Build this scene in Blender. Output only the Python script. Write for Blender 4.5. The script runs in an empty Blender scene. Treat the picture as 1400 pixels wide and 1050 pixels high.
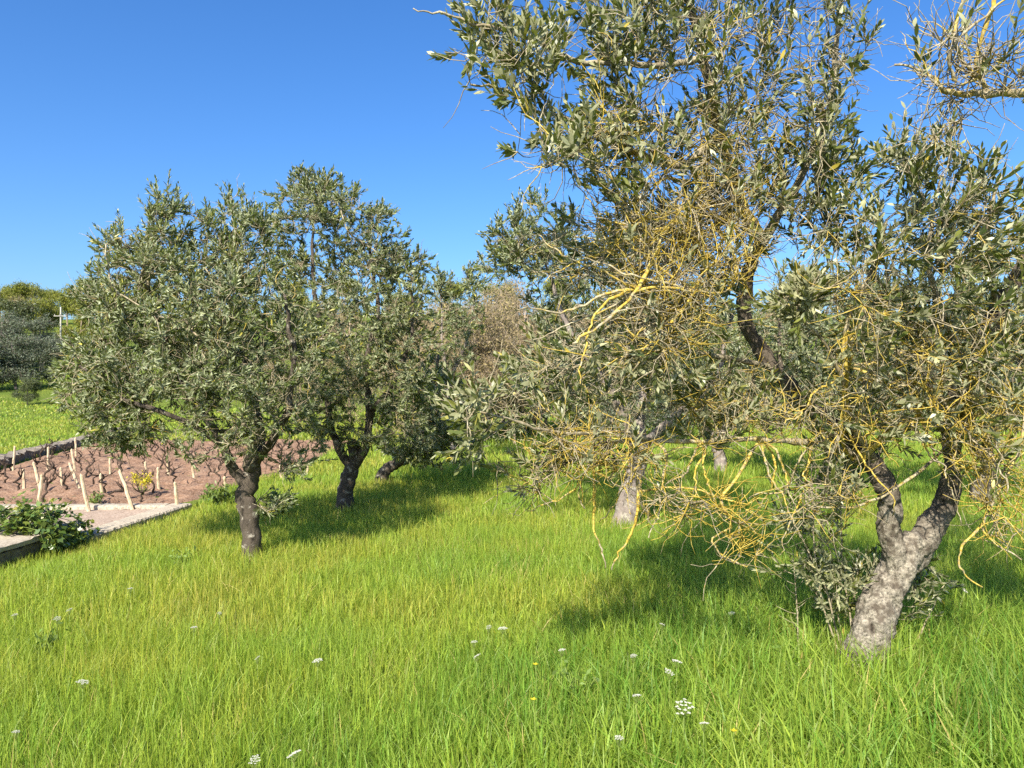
import bpy, math, random
import numpy as np
from mathutils import Vector, noise as mnoise

random.seed(11)
RNG = np.random.default_rng(11)
scene = bpy.context.scene
COL = scene.collection
CAM_H = 1.70
F = 1038.0                      # focal length in photo pixels (1400 wide)

def at(px, py, Y):
    return np.array([(px-700.0)/F*Y, Y, CAM_H-(py-525.0)/F*Y])

def ground_at(px, py, z=0.0):
    Y = (CAM_H-z)*F/(py-525.0)
    return np.array([(px-700.0)/F*Y, Y, z])

def smooth(a, b, x):
    t = np.clip((np.asarray(x, float)-a)/(b-a), 0, 1)
    return t*t*(3-2*t)

_tab = RNG.random((256, 256))
def vnoise(x, y):
    x = np.asarray(x, float); y = np.asarray(y, float)
    xi = np.floor(x).astype(int); yi = np.floor(y).astype(int)
    fx = x-xi; fy = y-yi
    fx = fx*fx*(3-2*fx); fy = fy*fy*(3-2*fy)
    g = lambda i, j: _tab[i % 256, j % 256]
    return (g(xi, yi)*(1-fx)+g(xi+1, yi)*fx)*(1-fy)+(g(xi, yi+1)*(1-fx)+g(xi+1, yi+1)*fx)*fy

def hill(x, y):
    x = np.asarray(x, float); y = np.asarray(y, float)
    h = smooth(42, 125, y)*11.5 + smooth(125, 420, y)*6
    h = h*(1.0+0.12*np.sin(x*0.021+1.0)) + smooth(-8, -40, x)*smooth(14, 60, y)*1.0
    return h

# ------------------------------------------------------------------ object helpers
def tag(o, label=None, cat=None, group=None, kind=None):
    if label: o['label'] = label
    if cat: o['category'] = cat
    if group: o['group'] = group
    if kind: o['kind'] = kind
    return o

def empty(name, loc, label=None, cat=None, group=None, rz=0.0):
    o = bpy.data.objects.new(name, None)
    o.empty_display_size = 0.2
    COL.objects.link(o)
    o.location = [float(v) for v in loc]; o.rotation_euler = (0, 0, rz)
    return tag(o, label, cat, group)

def build(name, V, quads=None, tris=None, mat=None, parent=None, attrs=None, smooth_=True, loc=None):
    """one mesh object from arrays; V is given relative to the parent's origin"""
    V = np.asarray(V, np.float32).reshape(-1, 3)
    q = np.zeros((0, 4), np.int32) if quads is None else np.asarray(quads, np.int32).reshape(-1, 4)
    t = np.zeros((0, 3), np.int32) if tris is None else np.asarray(tris, np.int32).reshape(-1, 3)
    me = bpy.data.meshes.new(name)
    me.vertices.add(len(V)); me.vertices.foreach_set('co', V.ravel())
    loops = np.concatenate([q.ravel(), t.ravel()])
    tot = np.concatenate([np.full(len(q), 4, np.int32), np.full(len(t), 3, np.int32)])
    start = np.concatenate([[0], np.cumsum(tot)[:-1]]).astype(np.int32) if len(tot) else np.zeros(0, np.int32)
    me.loops.add(len(loops)); me.loops.foreach_set('vertex_index', loops.astype(np.int32))
    me.polygons.add(len(tot)); me.polygons.foreach_set('loop_start', start)
    me.polygons.foreach_set('loop_total', tot)
    me.polygons.foreach_set('use_smooth', np.full(len(tot), smooth_, bool))
    if attrs:
        for k, a in attrs.items():
            a = np.asarray(a, np.float32)
            if a.ndim == 1:
                at_ = me.attributes.new(k, 'FLOAT', 'POINT'); at_.data.foreach_set('value', a)
            else:
                at_ = me.attributes.new(k, 'FLOAT_COLOR', 'POINT')
                if a.shape[1] == 3: a = np.concatenate([a, np.ones((len(a), 1), np.float32)], 1)
                at_.data.foreach_set('color', a.ravel())
    me.update(); me.validate()
    if mat: me.materials.append(mat)
    o = bpy.data.objects.new(name, me); COL.objects.link(o)
    if parent: o.parent = parent
    if loc is not None: o.location = [float(v) for v in loc]
    return o

def copy_tree(o, parent=None):
    c = o.copy(); COL.objects.link(c); c.parent = parent
    for ch in list(o.children): copy_tree(ch, c)
    return c

class MB:
    """collects verts / faces for one mesh"""
    def __init__(self): self.V = []; self.q = []; self.t = []; self.A = {}; self.n = 0
    def add(self, V, q=None, t=None, **attrs):
        V = np.asarray(V, float).reshape(-1, 3)
        if q is not None and len(q): self.q.append(np.asarray(q).reshape(-1, 4)+self.n)
        if t is not None and len(t): self.t.append(np.asarray(t).reshape(-1, 3)+self.n)
        for k, a in attrs.items():
            a = np.asarray(a, float)
            if a.ndim == 0: a = np.full(len(V), float(a))
            self.A.setdefault(k, []).append(a)
        self.V.append(V); self.n += len(V)
    def build(self, name, mat, parent=None, origin=(0, 0, 0), smooth_=True, loc=None):
        if not self.V: return None
        V = np.concatenate(self.V)-np.asarray(origin, float)
        return build(name, V, np.concatenate(self.q) if self.q else None,
                     np.concatenate(self.t) if self.t else None, mat, parent,
                     {k: np.concatenate(a) for k, a in self.A.items()}, smooth_, loc)

def box(mb, x0, x1, y0, y1, z0, z1, jit=0.0, **at_):
    V = np.array([[x, y, z] for z in (z0, z1) for y in (y0, y1) for x in (x0, x1)], float)
    if jit: V = V+RNG.normal(0, jit, V.shape)
    mb.add(V, [[0, 2, 3, 1], [4, 5, 7, 6], [0, 1, 5, 4], [2, 6, 7, 3], [0, 4, 6, 2], [1, 3, 7, 5]], **at_)

def tube(mb, P, R, n=8, rough=0.0, freq=3.0, cap=True, seed=0.0, twist=0.0, **attrs):
    P = np.asarray(P, float); R = np.asarray(R, float); m = len(P)
    T = np.zeros_like(P); T[1:-1] = P[2:]-P[:-2]; T[0] = P[1]-P[0]; T[-1] = P[-1]-P[-2]
    T /= np.linalg.norm(T, axis=1, keepdims=True)+1e-9
    ref = np.array([0.13, 0.27, 0.95]) if abs(T[0] @ np.array([0.13, 0.27, 0.95])) < 0.9 else np.array([1.0, 0, 0])
    u = np.cross(T[0], ref); u /= np.linalg.norm(u)
    ang = np.arange(n)*2*math.pi/n
    V = np.zeros((m, n, 3))
    for i in range(m):
        u = u-T[i]*(u @ T[i]); u /= np.linalg.norm(u)+1e-9
        v = np.cross(T[i], u)
        a = ang+twist*i
        V[i] = P[i]+R[i]*(np.cos(a)[:, None]*u+np.sin(a)[:, None]*v)
    if rough > 0:
        C = np.repeat(P[:, None], n, 1); D = V-C
        for i in range(m):
            for j in range(n):
                p = V[i, j]
                k = mnoise.noise(Vector((p[0]*freq+seed, p[1]*freq, p[2]*freq*0.45)))
                k2 = mnoise.noise(Vector((p[0]*freq*4+seed, p[1]*freq*4, p[2]*freq*1.8)))
                k3 = mnoise.noise(Vector((p[0]*freq*11+seed, p[1]*freq*11, p[2]*freq*7)))
                V[i, j] = C[i, j]+D[i, j]*(1+rough*(k*1.1+k2*0.55+k3*0.3))
    idx = np.arange(m*n).reshape(m, n)
    a = idx[:-1]; b = np.roll(idx, -1, 1)[:-1]; c = np.roll(idx, -1, 1)[1:]; d = idx[1:]
    q = np.stack([a, b, c, d], -1).reshape(-1, 4)
    Vf = V.reshape(-1, 3); t = None
    ex = {}
    for k, av in attrs.items():
        av = np.asarray(av, float)
        ex[k] = np.full(m*n, float(av)) if av.ndim == 0 else np.repeat(av, n)
    if cap:
        Vf = np.concatenate([Vf, P[-1:]+T[-1:]*R[-1]*0.5])
        e = idx[-1]; t = np.stack([e, np.roll(e, -1), np.full(n, m*n)], -1)
        for k in ex: ex[k] = np.append(ex[k], ex[k][-1])
    mb.add(Vf, q, t, **ex)

# ------------------------------------------------------------------ materials
def M(name):
    m = bpy.data.materials.new(name); m.use_nodes = True
    nt = m.node_tree; nt.nodes.clear()
    out = nt.nodes.new('ShaderNodeOutputMaterial')
    return m, nt, out

def N(nt, typ, **kw):
    n = nt.nodes.new(typ)
    for k, v in kw.items():
        if k in n.inputs: n.inputs[k].default_value = v
        else: setattr(n, k, v)
    return n

def ramp(nt, fac, stops, interp='LINEAR'):
    r = nt.nodes.new('ShaderNodeValToRGB'); r.color_ramp.interpolation = interp
    els = r.color_ramp.elements
    while len(els) < len(stops): els.new(0.5)
    for e, (p, c) in zip(els, stops):
        e.position = p; e.color = (c[0], c[1], c[2], 1) if len(c) == 3 else c
    if fac is not None: nt.links.new(fac, r.inputs[0])
    return r.outputs[0]

def mix(nt, fac, a, b, blend='MIX'):
    n = nt.nodes.new('ShaderNodeMix'); n.data_type = 'RGBA'; n.blend_type = blend
    for sock, v in ((n.inputs[0], fac), (n.inputs[6], a), (n.inputs[7], b)):
        if hasattr(v, 'is_linked'): nt.links.new(v, sock)
        else: sock.default_value = v if not isinstance(v, tuple) else ((*v, 1) if len(v) == 3 else v)
    return n.outputs[2]

def noise_fac(nt, scale, detail=6, rough=0.6, coord='Object', dist=0.0, stretch=None):
    tc = nt.nodes.new('ShaderNodeTexCoord'); src = tc.outputs[coord]
    if stretch:
        mp = nt.nodes.new('ShaderNodeMapping'); mp.inputs['Scale'].default_value = stretch
        nt.links.new(src, mp.inputs[0]); src = mp.outputs[0]
    n = N(nt, 'ShaderNodeTexNoise', Scale=scale, Detail=detail, Roughness=rough, Distortion=dist)
    nt.links.new(src, n.inputs['Vector'])
    return n.outputs['Fac']

def bump(nt, h, strength, dist):
    b = N(nt, 'ShaderNodeBump', Strength=strength, Distance=dist)
    nt.links.new(h, b.inputs['Height']); return b.outputs[0]

def leaf_material(name, stops, under, rough=0.42, transl=0.25, spec=0.45, glow=(0.30, 0.36, 0.03)):
    """upper side coloured by the leaf's own random tint, paler underside, light passing through"""
    m, nt, out = M(name)
    a = N(nt, 'ShaderNodeAttribute', attribute_name='tint')
    s = N(nt, 'ShaderNodeSeparateColor'); nt.links.new(a.outputs['Color'], s.inputs[0])
    top = ramp(nt, s.outputs[0], stops)
    und = mix(nt, 0.25, under, top)
    g = N(nt, 'ShaderNodeNewGeometry')
    c = mix(nt, g.outputs['Backfacing'], top, und)
    hv = N(nt, 'ShaderNodeHueSaturation'); nt.links.new(c, hv.inputs['Color'])
    mr = N(nt, 'ShaderNodeMapRange'); nt.links.new(s.outputs[1], mr.inputs[0])
    mr.inputs[3].default_value = 0.7; mr.inputs[4].default_value = 1.3
    nt.links.new(mr.outputs[0], hv.inputs['Value'])
    p = N(nt, 'ShaderNodeBsdfPrincipled'); nt.links.new(hv.outputs[0], p.inputs['Base Color'])
    p.inputs['Roughness'].default_value = rough
    p.inputs['Specular IOR Level'].default_value = spec
    if transl > 0:
        tl = N(nt, 'ShaderNodeBsdfTranslucent')
        tc = mix(nt, 0.5, hv.outputs[0], glow, 'MIX')
        nt.links.new(tc, tl.inputs[0])
        ms = N(nt, 'ShaderNodeMixShader'); ms.inputs[0].default_value = transl
        nt.links.new(p.outputs[0], ms.inputs[1]); nt.links.new(tl.outputs[0], ms.inputs[2])
        nt.links.new(ms.outputs[0], out.inputs[0])
    else:
        nt.links.new(p.outputs[0], out.inputs[0])
    return m

def bark_material(name, dark, mid, pale, scale=14.0, bstr=0.8, bdist=0.02, crust=(0.52, 0.58)):
    """bark with grey crust patches; the 'lich' attribute carries yellow lichen growth"""
    m, nt, out = M(name)
    n1 = noise_fac(nt, scale, 8, 0.65, stretch=(1, 1, 0.4))
    n2 = noise_fac(nt, scale*2.6, 10, 0.72)
    n3 = noise_fac(nt, scale*0.7, 5, 0.6)
    c = ramp(nt, n1, [(0.33, dark), (0.48, mid), (0.68, tuple(v*1.25 for v in mid))])
    patch = ramp(nt, n3, [(crust[0], (0, 0, 0)), (crust[1], (1, 1, 1))])
    if name.startswith('olive bark crusted'):
        pa = N(nt, 'ShaderNodeAttribute', attribute_name='pale')
        patch = mix(nt, 1.0, patch, mix(nt, pa.outputs['Fac'], (0.0, 0.0, 0.0), (1.0, 1.0, 1.0)), 'MULTIPLY')
    grain = ramp(nt, n2, [(0.36, tuple(v*0.16 for v in pale)), (0.46, tuple(v*0.7 for v in pale)), (0.54, pale), (0.66, tuple(min(1, v*1.5) for v in pale))])
    c = mix(nt, patch, c, grain)
    a = N(nt, 'ShaderNodeAttribute', attribute_name='lich')
    n4 = noise_fac(nt, 17, 8, 0.75)
    ad = N(nt, 'ShaderNodeMath', operation='ADD'); nt.links.new(a.outputs['Fac'], ad.inputs[0]); nt.links.new(n4, ad.inputs[1])
    lm = ramp(nt, ad.outputs[0], [(0.83, (0, 0, 0)), (0.94, (1, 1, 1))])
    n5 = noise_fac(nt, 60, 4, 0.6)
    lc = ramp(nt, n5, [(0.3, (0.15, 0.10, 0.025)), (0.47, (0.41, 0.285, 0.04)), (0.6, (0.49, 0.39, 0.09)), (0.75, (0.46, 0.42, 0.22))])
    c = mix(nt, lm, c, lc)
    p = N(nt, 'ShaderNodeBsdfPrincipled', Roughness=0.9)
    p.inputs['Specular IOR Level'].default_value = 0.2
    nt.links.new(c, p.inputs['Base Color'])
    h = mix(nt, 0.5, n1, n2)
    nt.links.new(bump(nt, h, bstr, bdist), p.inputs['Normal'])
    nt.links.new(p.outputs[0], out.inputs[0])
    return m

def surface_material(name, stops, scale=6, rough=0.9, bstr=0.5, bdist=0.02, stops2=None, scale2=40, mixf=0.5, detail=8):
    m, nt, out = M(name)
    n1 = noise_fac(nt, scale, detail, 0.65); n2 = noise_fac(nt, scale2, 6, 0.6)
    c = ramp(nt, n1, stops)
    if stops2: c = mix(nt, mixf, c, ramp(nt, n2, stops2))
    p = N(nt, 'ShaderNodeBsdfPrincipled', Roughness=rough); p.inputs['Specular IOR Level'].default_value = 0.2
    nt.links.new(c, p.inputs['Base Color'])
    nt.links.new(bump(nt, mix(nt, 0.6, n1, n2), bstr, bdist), p.inputs['Normal'])
    nt.links.new(p.outputs[0], out.inputs[0])
    return m

OLIVE_STOPS = [(0.0, (0.036, 0.054, 0.014)), (0.45, (0.090, 0.108, 0.024)), (0.75, (0.165, 0.172, 0.040)), (0.93, (0.28, 0.26, 0.065)), (1.0, (0.46, 0.36, 0.06))]
MAT = {}
MAT['olive_leaf'] = leaf_material('olive leaf', [(p, tuple(v*1.15 for v in c)) for p, c in OLIVE_STOPS], (0.36, 0.355, 0.21), 0.40, 0.24, 0.5)
MAT['olive_leaf_far'] = leaf_material('olive leaf of further trees', [(p, (c[0]*1.14, c[1]*1.25, c[2]*1.3)) for p, c in OLIVE_STOPS], (0.33, 0.355, 0.215), 0.48, 0.26, 0.4)
MAT['bark_near'] = bark_material('olive bark crusted with pale lichen', (0.022, 0.017, 0.012), (0.105, 0.085, 0.064), (0.29, 0.255, 0.20), 26, 1.0, 0.02, (0.38, 0.54))
MAT['bark_dark'] = bark_material('dark olive bark', (0.018, 0.014, 0.011), (0.075, 0.06, 0.046), (0.30, 0.27, 0.22), 18, 1.0, 0.02, (0.56, 0.64))
MAT['bark_grey'] = bark_material('grey olive bark', (0.05, 0.04, 0.034), (0.20, 0.165, 0.145), (0.34, 0.30, 0.25), 16, 0.9, 0.02, (0.5, 0.6))
MAT['twig'] = bark_material('olive twig', (0.085, 0.068, 0.042), (0.25, 0.205, 0.13), (0.38, 0.33, 0.22), 30, 0.4, 0.004, (0.45, 0.55))
MAT['twig_brown'] = bark_material('brown bare twig', (0.14, 0.095, 0.06), (0.31, 0.235, 0.16), (0.38, 0.33, 0.25), 6, 0.3, 0.01, (0.5, 0.6))

# ------------------------------------------------------------------ tree growing
def catmull(P, k=6):
    P = np.asarray(P, float)
    Q = np.concatenate([[2*P[0]-P[1]], P, [2*P[-1]-P[-2]]])
    out = []
    for i in range(1, len(Q)-2):
        for s in range(k):
            t = s/k
            out.append(0.5*((2*Q[i])+(-Q[i-1]+Q[i+1])*t+(2*Q[i-1]-5*Q[i]+4*Q[i+1]-Q[i+2])*t*t+(-Q[i-1]+3*Q[i]-3*Q[i+1]+Q[i+2])*t**3))
    out.append(Q[-2]); return np.array(out)

class Tree:
    def __init__(self):
        self.P = np.zeros((0, 3)); self.D = np.zeros((0, 3)); self.par = []; self.rad = []; self.ok = []; self.lich = []
        self.limbs = []; self.hand = 0
        self.tips = []           # (node, kind)
    def _add(self, P, D, par, r, ok, lich):
        i = len(self.P)
        self.P = np.vstack([self.P, P]); self.D = np.vstack([self.D, D])
        self.par.append(par); self.rad.append(r); self.ok.append(ok); self.lich.append(lich)
        return i
    def limb(self, pts, r0, r1, k=7, jit=0.012, attach=True, lich=0.0, pw=1.0, skip=0, name='limb'):
        """hand-drawn limb; nodes join the skeleton so that twigs can grow from them"""
        C = catmull(pts, k); m = len(C)
        w = RNG.normal(0, jit, (m, 3)); w[0] = 0
        for i in range(1, m): w[i] = 0.6*w[i-1]+w[i]
        C = C+w*np.linspace(0.3, 1, m)[:, None]
        R = r0+(r1-r0)*np.linspace(0, 1, m)**pw
        L = np.broadcast_to(np.asarray(lich, float), (m,)) if np.ndim(lich) == 0 else np.interp(np.linspace(0, 1, m), np.linspace(0, 1, len(lich)), lich)
        self.limbs.append((C, R, L, name))
        T = np.gradient(C, axis=0); T /= np.linalg.norm(T, axis=1, keepdims=True)+1e-9
        for i in range(m):
            self._add(C[i], T[i], -1, R[i], attach and i >= skip, L[i])
        self.hand = len(self.P)
        return C
    def grow(self, targets, lf, step=0.07, lich=0.0, sag=0.0, wig=0.25, maxlen=9.0):
        targets = np.asarray(targets, float)
        okP = self.P[np.array(self.ok)]
        d0 = np.array([np.min(np.linalg.norm(okP-t, axis=1)) for t in targets])
        for ti in np.argsort(d0):
            t = targets[ti]
            ok = np.array(self.ok)
            v = t-self.P; d = np.linalg.norm(v, axis=1)+1e-6
            cs = np.einsum('ij,ij->i', v, self.D)/d
            cost = d*(1.45-0.55*cs); cost[~ok] = 1e9
            b = int(np.argmin(cost)); L = d[b]
            if L > maxlen or L < 0.015: continue
            n = max(1, int(round(L/step)))
            c = self.P[b]+self.D[b]*L*0.35+RNG.normal(0, wig*0.3, 3)*L; c[2] += L*0.05-sag*L
            prev = b
            lc = lich if np.ndim(lich) == 0 else lich[ti]
            for k in range(1, n+1):
                s = k/n
                p = (1-s)**2*self.P[b]+2*s*(1-s)*c+s*s*t
                if k < n: p = p+RNG.normal(0, wig*0.12, 3)*min(step, L)
                dd = p-self.P[prev]; dd /= np.linalg.norm(dd)+1e-9
                prev = self._add(p, dd, prev, 0.0, True, lc)
            self.tips.append((prev, lf if np.ndim(lf) == 0 else lf[ti]))
    def radii(self, tip=0.0022, e=2.35, rmax=0.05):
        n = len(self.P); acc = np.zeros(n)
        for i in range(n-1, self.hand-1, -1):
            r = acc[i]**(1/e) if acc[i] > 0 else tip
            r = min(r, rmax); self.rad[i] = max(r, tip)
            p = self.par[i]
            if p >= 0: acc[p] += self.rad[i]**e
    def twig_mesh(self, mb, sides=None):
        """tubes along the grown twigs"""
        n = len(self.P); ch = [[] for _ in range(n)]
        for i in range(self.hand, n): ch[self.par[i]].append(i)
        starts = [(p, c) for p in range(self.hand) for c in ch[p]]
        while starts:
            p, c = starts.pop()
            chain = [p, c]; cur = c
            while ch[cur]:
                cs = sorted(ch[cur], key=lambda j: -self.rad[j])
                for o in cs[1:]: starts.append((cur, o))
                cur = cs[0]; chain.append(cur)
            R = [min(self.rad[chain[0]], self.rad[chain[1]]*1.15)]+[self.rad[j] for j in chain[1:]]
            ns = 3 if max(R) < 0.006 else (5 if max(R) < 0.02 else 7)
            tube(mb, self.P[chain], R, ns, lich=np.array([self.lich[j] for j in chain]))

def unit(v): return v/(np.linalg.norm(v, axis=-1, keepdims=True)+1e-9)

def shoots(O, D, L, leaf_mb, stem_mb, per=16, ll=0.065, lw=0.014, ang=0.62, tint=None, stem_r=0.0016, bend=0.25, cut=0.12, lich=0.0):
    """leafy shoots: thin stem with opposite pairs of narrow leaves"""
    M_ = len(O)
    if M_ == 0: return
    D = unit(D); bendv = np.zeros((M_, 3)); bendv[:, 2] = bend; bendv += RNG.normal(0, 0.18, (M_, 3))
    s = np.linspace(cut, 1.0, per)[None, :]*np.ones((M_, 1))
    s = s+RNG.normal(0, 0.02, s.shape)
    Pk = O[:, None]+D[:, None]*(L[:, None]*s)[..., None]+bendv[:, None]*(L[:, None]*s*s)[..., None]
    T = unit(D[:, None]+2*bendv[:, None]*s[..., None])
    ref = RNG.normal(0, 1, (M_, 1, 3)); u = unit(np.cross(T, ref)); v = np.cross(T, u)
    k = np.arange(per)[None, :]
    a = (k % 2)*math.pi+(k//2)*math.pi/2+RNG.normal(0, 0.35, (M_, per))
    Nn = np.cos(a)[..., None]*u+np.sin(a)[..., None]*v
    A = ang*(1.25-0.75*s)+RNG.normal(0, 0.18, (M_, per))
    ax = unit(np.cos(A)[..., None]*T+np.sin(A)[..., None]*Nn)
    sd = unit(np.cross(T, Nn)+RNG.normal(0, 0.25, (M_, per, 3)))
    nrm = unit(np.cross(ax, sd)); nrm *= np.sign(np.einsum('ijk,ijk->ij', nrm, T))[..., None]+1e-9
    sd = unit(np.cross(nrm, ax))
    ln = ll*(0.7+0.5*RNG.random((M_, per)))*(0.65+0.5*np.sin(math.pi*np.clip(s, 0.05, 0.93))); w = lw*(0.75+0.5*RNG.random((M_, per)))
    cv = RNG.normal(-0.10, 0.14, (M_, per))
    rows = [(0.0, 0.12), (0.28, 0.82), (0.62, 0.9), (1.0, 0.0)]
    pts = []
    for tt, ww in rows:
        c = Pk+ax*(ln*tt)[..., None]+nrm*(cv*ln*tt*tt)[..., None]
        if ww == 0: pts.append(c)
        else:
            h = sd*(w*ww*0.5)[..., None]
            pts.append(c-h); pts.append(c+h)
    V = np.stack(pts, 2).reshape(-1, 7, 3); n = len(V)
    base = np.arange(n)[:, None]*7
    q = np.concatenate([base+np.array([[0, 1, 3, 2]]), base+np.array([[2, 3, 5, 4]])])
    t = base+np.array([[4, 5, 6]])
    if tint is None: tint = np.full(M_, 0.45)
    ti = np.clip(np.repeat(tint, per)+RNG.normal(0, 0.2, n), 0, 0.97)
    old = RNG.random(n) < 0.012; ti[old] = 1.0
    tn = np.stack([ti, RNG.random(n), RNG.random(n)], 1)
    leaf_mb.add(V.reshape(-1, 3), q, t, tint=np.repeat(tn, 7, 0))
    if stem_mb is not None:
        ss = np.array([0, 0.5, 1.0]); rr = np.array([1.2, 1.0, 0.5])*stem_r
        C = O[:, None]+D[:, None]*(L[:, None]*ss)[..., None]+bendv[:, None]*(L[:, None]*ss*ss)[..., None]
        u0 = unit(np.cross(D, RNG.normal(0, 1, (M_, 3)))); v0 = np.cross(D, u0)
        ring = []
        for j in range(3):
            for g in range(3):
                al = g*2*math.pi/3
                ring.append(C[:, j]+rr[j]*(math.cos(al)*u0+math.sin(al)*v0))
        VV = np.stack(ring, 1).reshape(-1, 3); b = np.arange(M_)[:, None]*9
        qs = []
        for j in range(2):
            for g in range(3):
                qs.append(b+np.array([[j*3+g, j*3+(g+1) % 3, (j+1)*3+(g+1) % 3, (j+1)*3+g]]))
        lf = np.repeat(lich, 9) if np.ndim(lich) else np.full(len(VV), float(lich))
        stem_mb.add(VV, np.concatenate(qs), lich=lf)

def clump_points(cl):
    px, py, rx, ry, Y, rY, n = cl[:7]
    d = unit(RNG.normal(0, 1, (n, 3)))*(RNG.random((n, 1))**(1/2.4))
    Yv = Y+d[:, 1]*rY
    return np.stack([(px+d[:, 0]*rx-700)/F*Yv, Yv, CAM_H-(py+d[:, 2]*ry-525)/F*Yv], 1)

def dress(tree, lm, sm, nsh=3, L=(0.10, 0.24), ll=0.065, lw=0.014, per=14, up=0.35, center=None, stem_r=0.0016, bend=0.2, dark=0.0):
    """leafy shoots at the grown tips; tips with leaf fraction f carry leaves with that chance"""
    O = []; D = []; Ls = []; tn = []
    for node, f in tree.tips:
        p = tree.P[node]; d = tree.D[node]
        base_t = 0.42+0.20*(vnoise(p[0]*1.7+50, p[2]*1.7+p[1])-0.5)*2+dark+RNG.normal(0, 0.06)
        for k in range(nsh):
            if RNG.random() > f: continue
            j = node
            if k > 0 and tree.par[node] >= tree.hand and RNG.random() < 0.6: j = tree.par[node]
            out = np.zeros(3) if center is None else unit(p-center)
            v = 0.7*d+0.45*out+RNG.normal(0, 0.5, 3); v[2] += up
            O.append(tree.P[j]); D.append(v); Ls.append(RNG.uniform(*L)); tn.append(base_t)
    if O: shoots(np.array(O), np.array(D), np.array(Ls), lm, sm, per, ll, lw, 0.60, np.array(tn), stem_r, bend)

def bare_sprays(tree, sm, frac_bare=1.0, L=(0.06, 0.2), nsh=3, r=0.0018, mixin=0.0):
    """thin leafless twiglets where the tip carries no leaves"""
    for node, f in tree.tips:
        k = RNG.poisson(nsh*(1-f+mixin)*frac_bare)
        for _ in range(k):
            j = node
            for _s in range(RNG.integers(0, 4)):
                if tree.par[j] >= tree.hand: j = tree.par[j]
            v = unit(tree.D[j]*0.5+RNG.normal(0, 0.7, 3)); ln = RNG.uniform(*L)
            P = [tree.P[j]]; m = 4
            for s in range(m):
                v = unit(v+RNG.normal(0, 0.33, 3)+np.array([0, 0, 0.05])); P.append(P[-1]+v*ln/m)
            tube(sm, P, np.linspace(1.5, 0.55, m+1)*r, 3, lich=tree.lich[j]+RNG.normal(0, 0.1))

def olive(name, label, group, base, limbs, clumps, bark, trunk_r, nsh=3, ll=0.07, lw=0.017, per=12, lich=0.1,
          leafmat='olive_leaf_far', step=0.09, L=(0.07, 0.17), sides=14, rough=0.16, flare=1.0):
    """an olive: hand-drawn trunk and limbs in world metres, crown grown into clumps"""
    root = empty(name, (base[0], base[1], 0), label, 'tree', group)
    T = Tree()
    for i, (pts, r0, r1) in enumerate(limbs):
        T.limb(pts, r0, r1, k=7, attach=True, skip=(4 if i == 0 else 2), lich=[0.05, lich, lich], jit=0.012)
    tm = MB()
    for i, (C, R, Lc, nm) in enumerate(T.limbs):
        R = R.copy()
        if i == 0: R = R*(1+0.35*flare*np.exp(-np.linspace(0, 6, len(R))))
        tube(tm, C, R, sides if i == 0 else 10, rough=rough*1.4, freq=5.5, lich=Lc, seed=i*7.3)
    tm.build('trunk', MAT[bark], root, root.location)
    ctr = np.mean([at(c[0], c[1], c[4]) if not isinstance(c, dict) else c['c'] for c in clumps], 0)
    for c in clumps:
        lf = c[7] if len(c) > 7 else 0.85
        T.grow(clump_points(c), lf, step, lich=np.clip(RNG.normal(lich, 0.12, c[6]), 0, 0.6))
    T.radii(0.0028, 2.3, 0.035)
    bm_ = MB(); T.twig_mesh(bm_)
    lm = MB(); dress(T, lm, bm_, nsh, L, ll, lw, per, 0.18, ctr, 0.0020, dark=0.05)
    bare_sprays(T, bm_, 1.0, (0.08, 0.28), 4, 0.0027, 0.45)
    bm_.build('branches', MAT['twig'], root, root.location)
    lm.build('foliage', MAT[leafmat], root, root.location)
    return root

# ------------------------------------------------------------------ camera, world, sun
cam_d = bpy.data.cameras.new('camera'); cam = bpy.data.objects.new('camera', cam_d); COL.objects.link(cam)
cam.location = (0, 0, CAM_H); cam.rotation_euler = (math.radians(90), 0, 0)
cam_d.sensor_width = 36.0; cam_d.lens = 36.0*F/1400.0; cam_d.clip_end = 3000; cam_d.clip_start = 0.05
scene.camera = cam

SUN_EL = 38.0; SUN_AZ = 199.0       # azimuth clockwise from +Y: behind the camera, to the left
w = bpy.data.worlds.new('World'); scene.world = w; w.use_nodes = True
nt = w.node_tree; nt.nodes.clear()
sky = nt.nodes.new('ShaderNodeTexSky'); sky.sky_type = 'NISHITA'; sky.sun_disc = False
sky.sun_elevation = math.radians(SUN_EL); sky.sun_rotation = math.radians(SUN_AZ)
sky.altitude = 0; sky.air_density = 1.0; sky.dust_density = 1.8; sky.ozone_density = 3.0
hs = nt.nodes.new('ShaderNodeHueSaturation'); hs.inputs['Saturation'].default_value = 1.25
bg = nt.nodes.new('ShaderNodeBackground'); bg.inputs[1].default_value = 0.125
wo = nt.nodes.new('ShaderNodeOutputWorld')
nt.links.new(sky.outputs[0], hs.inputs['Color']); nt.links.new(mix(nt, 1.0, hs.outputs[0], (0.54, 0.655, 0.81), 'MULTIPLY'), bg.inputs[0]); nt.links.new(bg.outputs[0], wo.inputs[0])

sd = bpy.data.lights.new('sun', 'SUN'); sd.energy = 4.8; sd.angle = math.radians(0.53); sd.color = (1.0, 0.93, 0.80)
sun = bpy.data.objects.new('sun', sd); COL.objects.link(sun)
az, el = math.radians(SUN_AZ), math.radians(SUN_EL)
to_sun = Vector((math.sin(az)*math.cos(el), math.cos(az)*math.cos(el), math.sin(el)))
sun.rotation_euler = to_sun.to_track_quat('Z', 'Y').to_euler(); sun.location = (-20, -20, 30)

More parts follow.
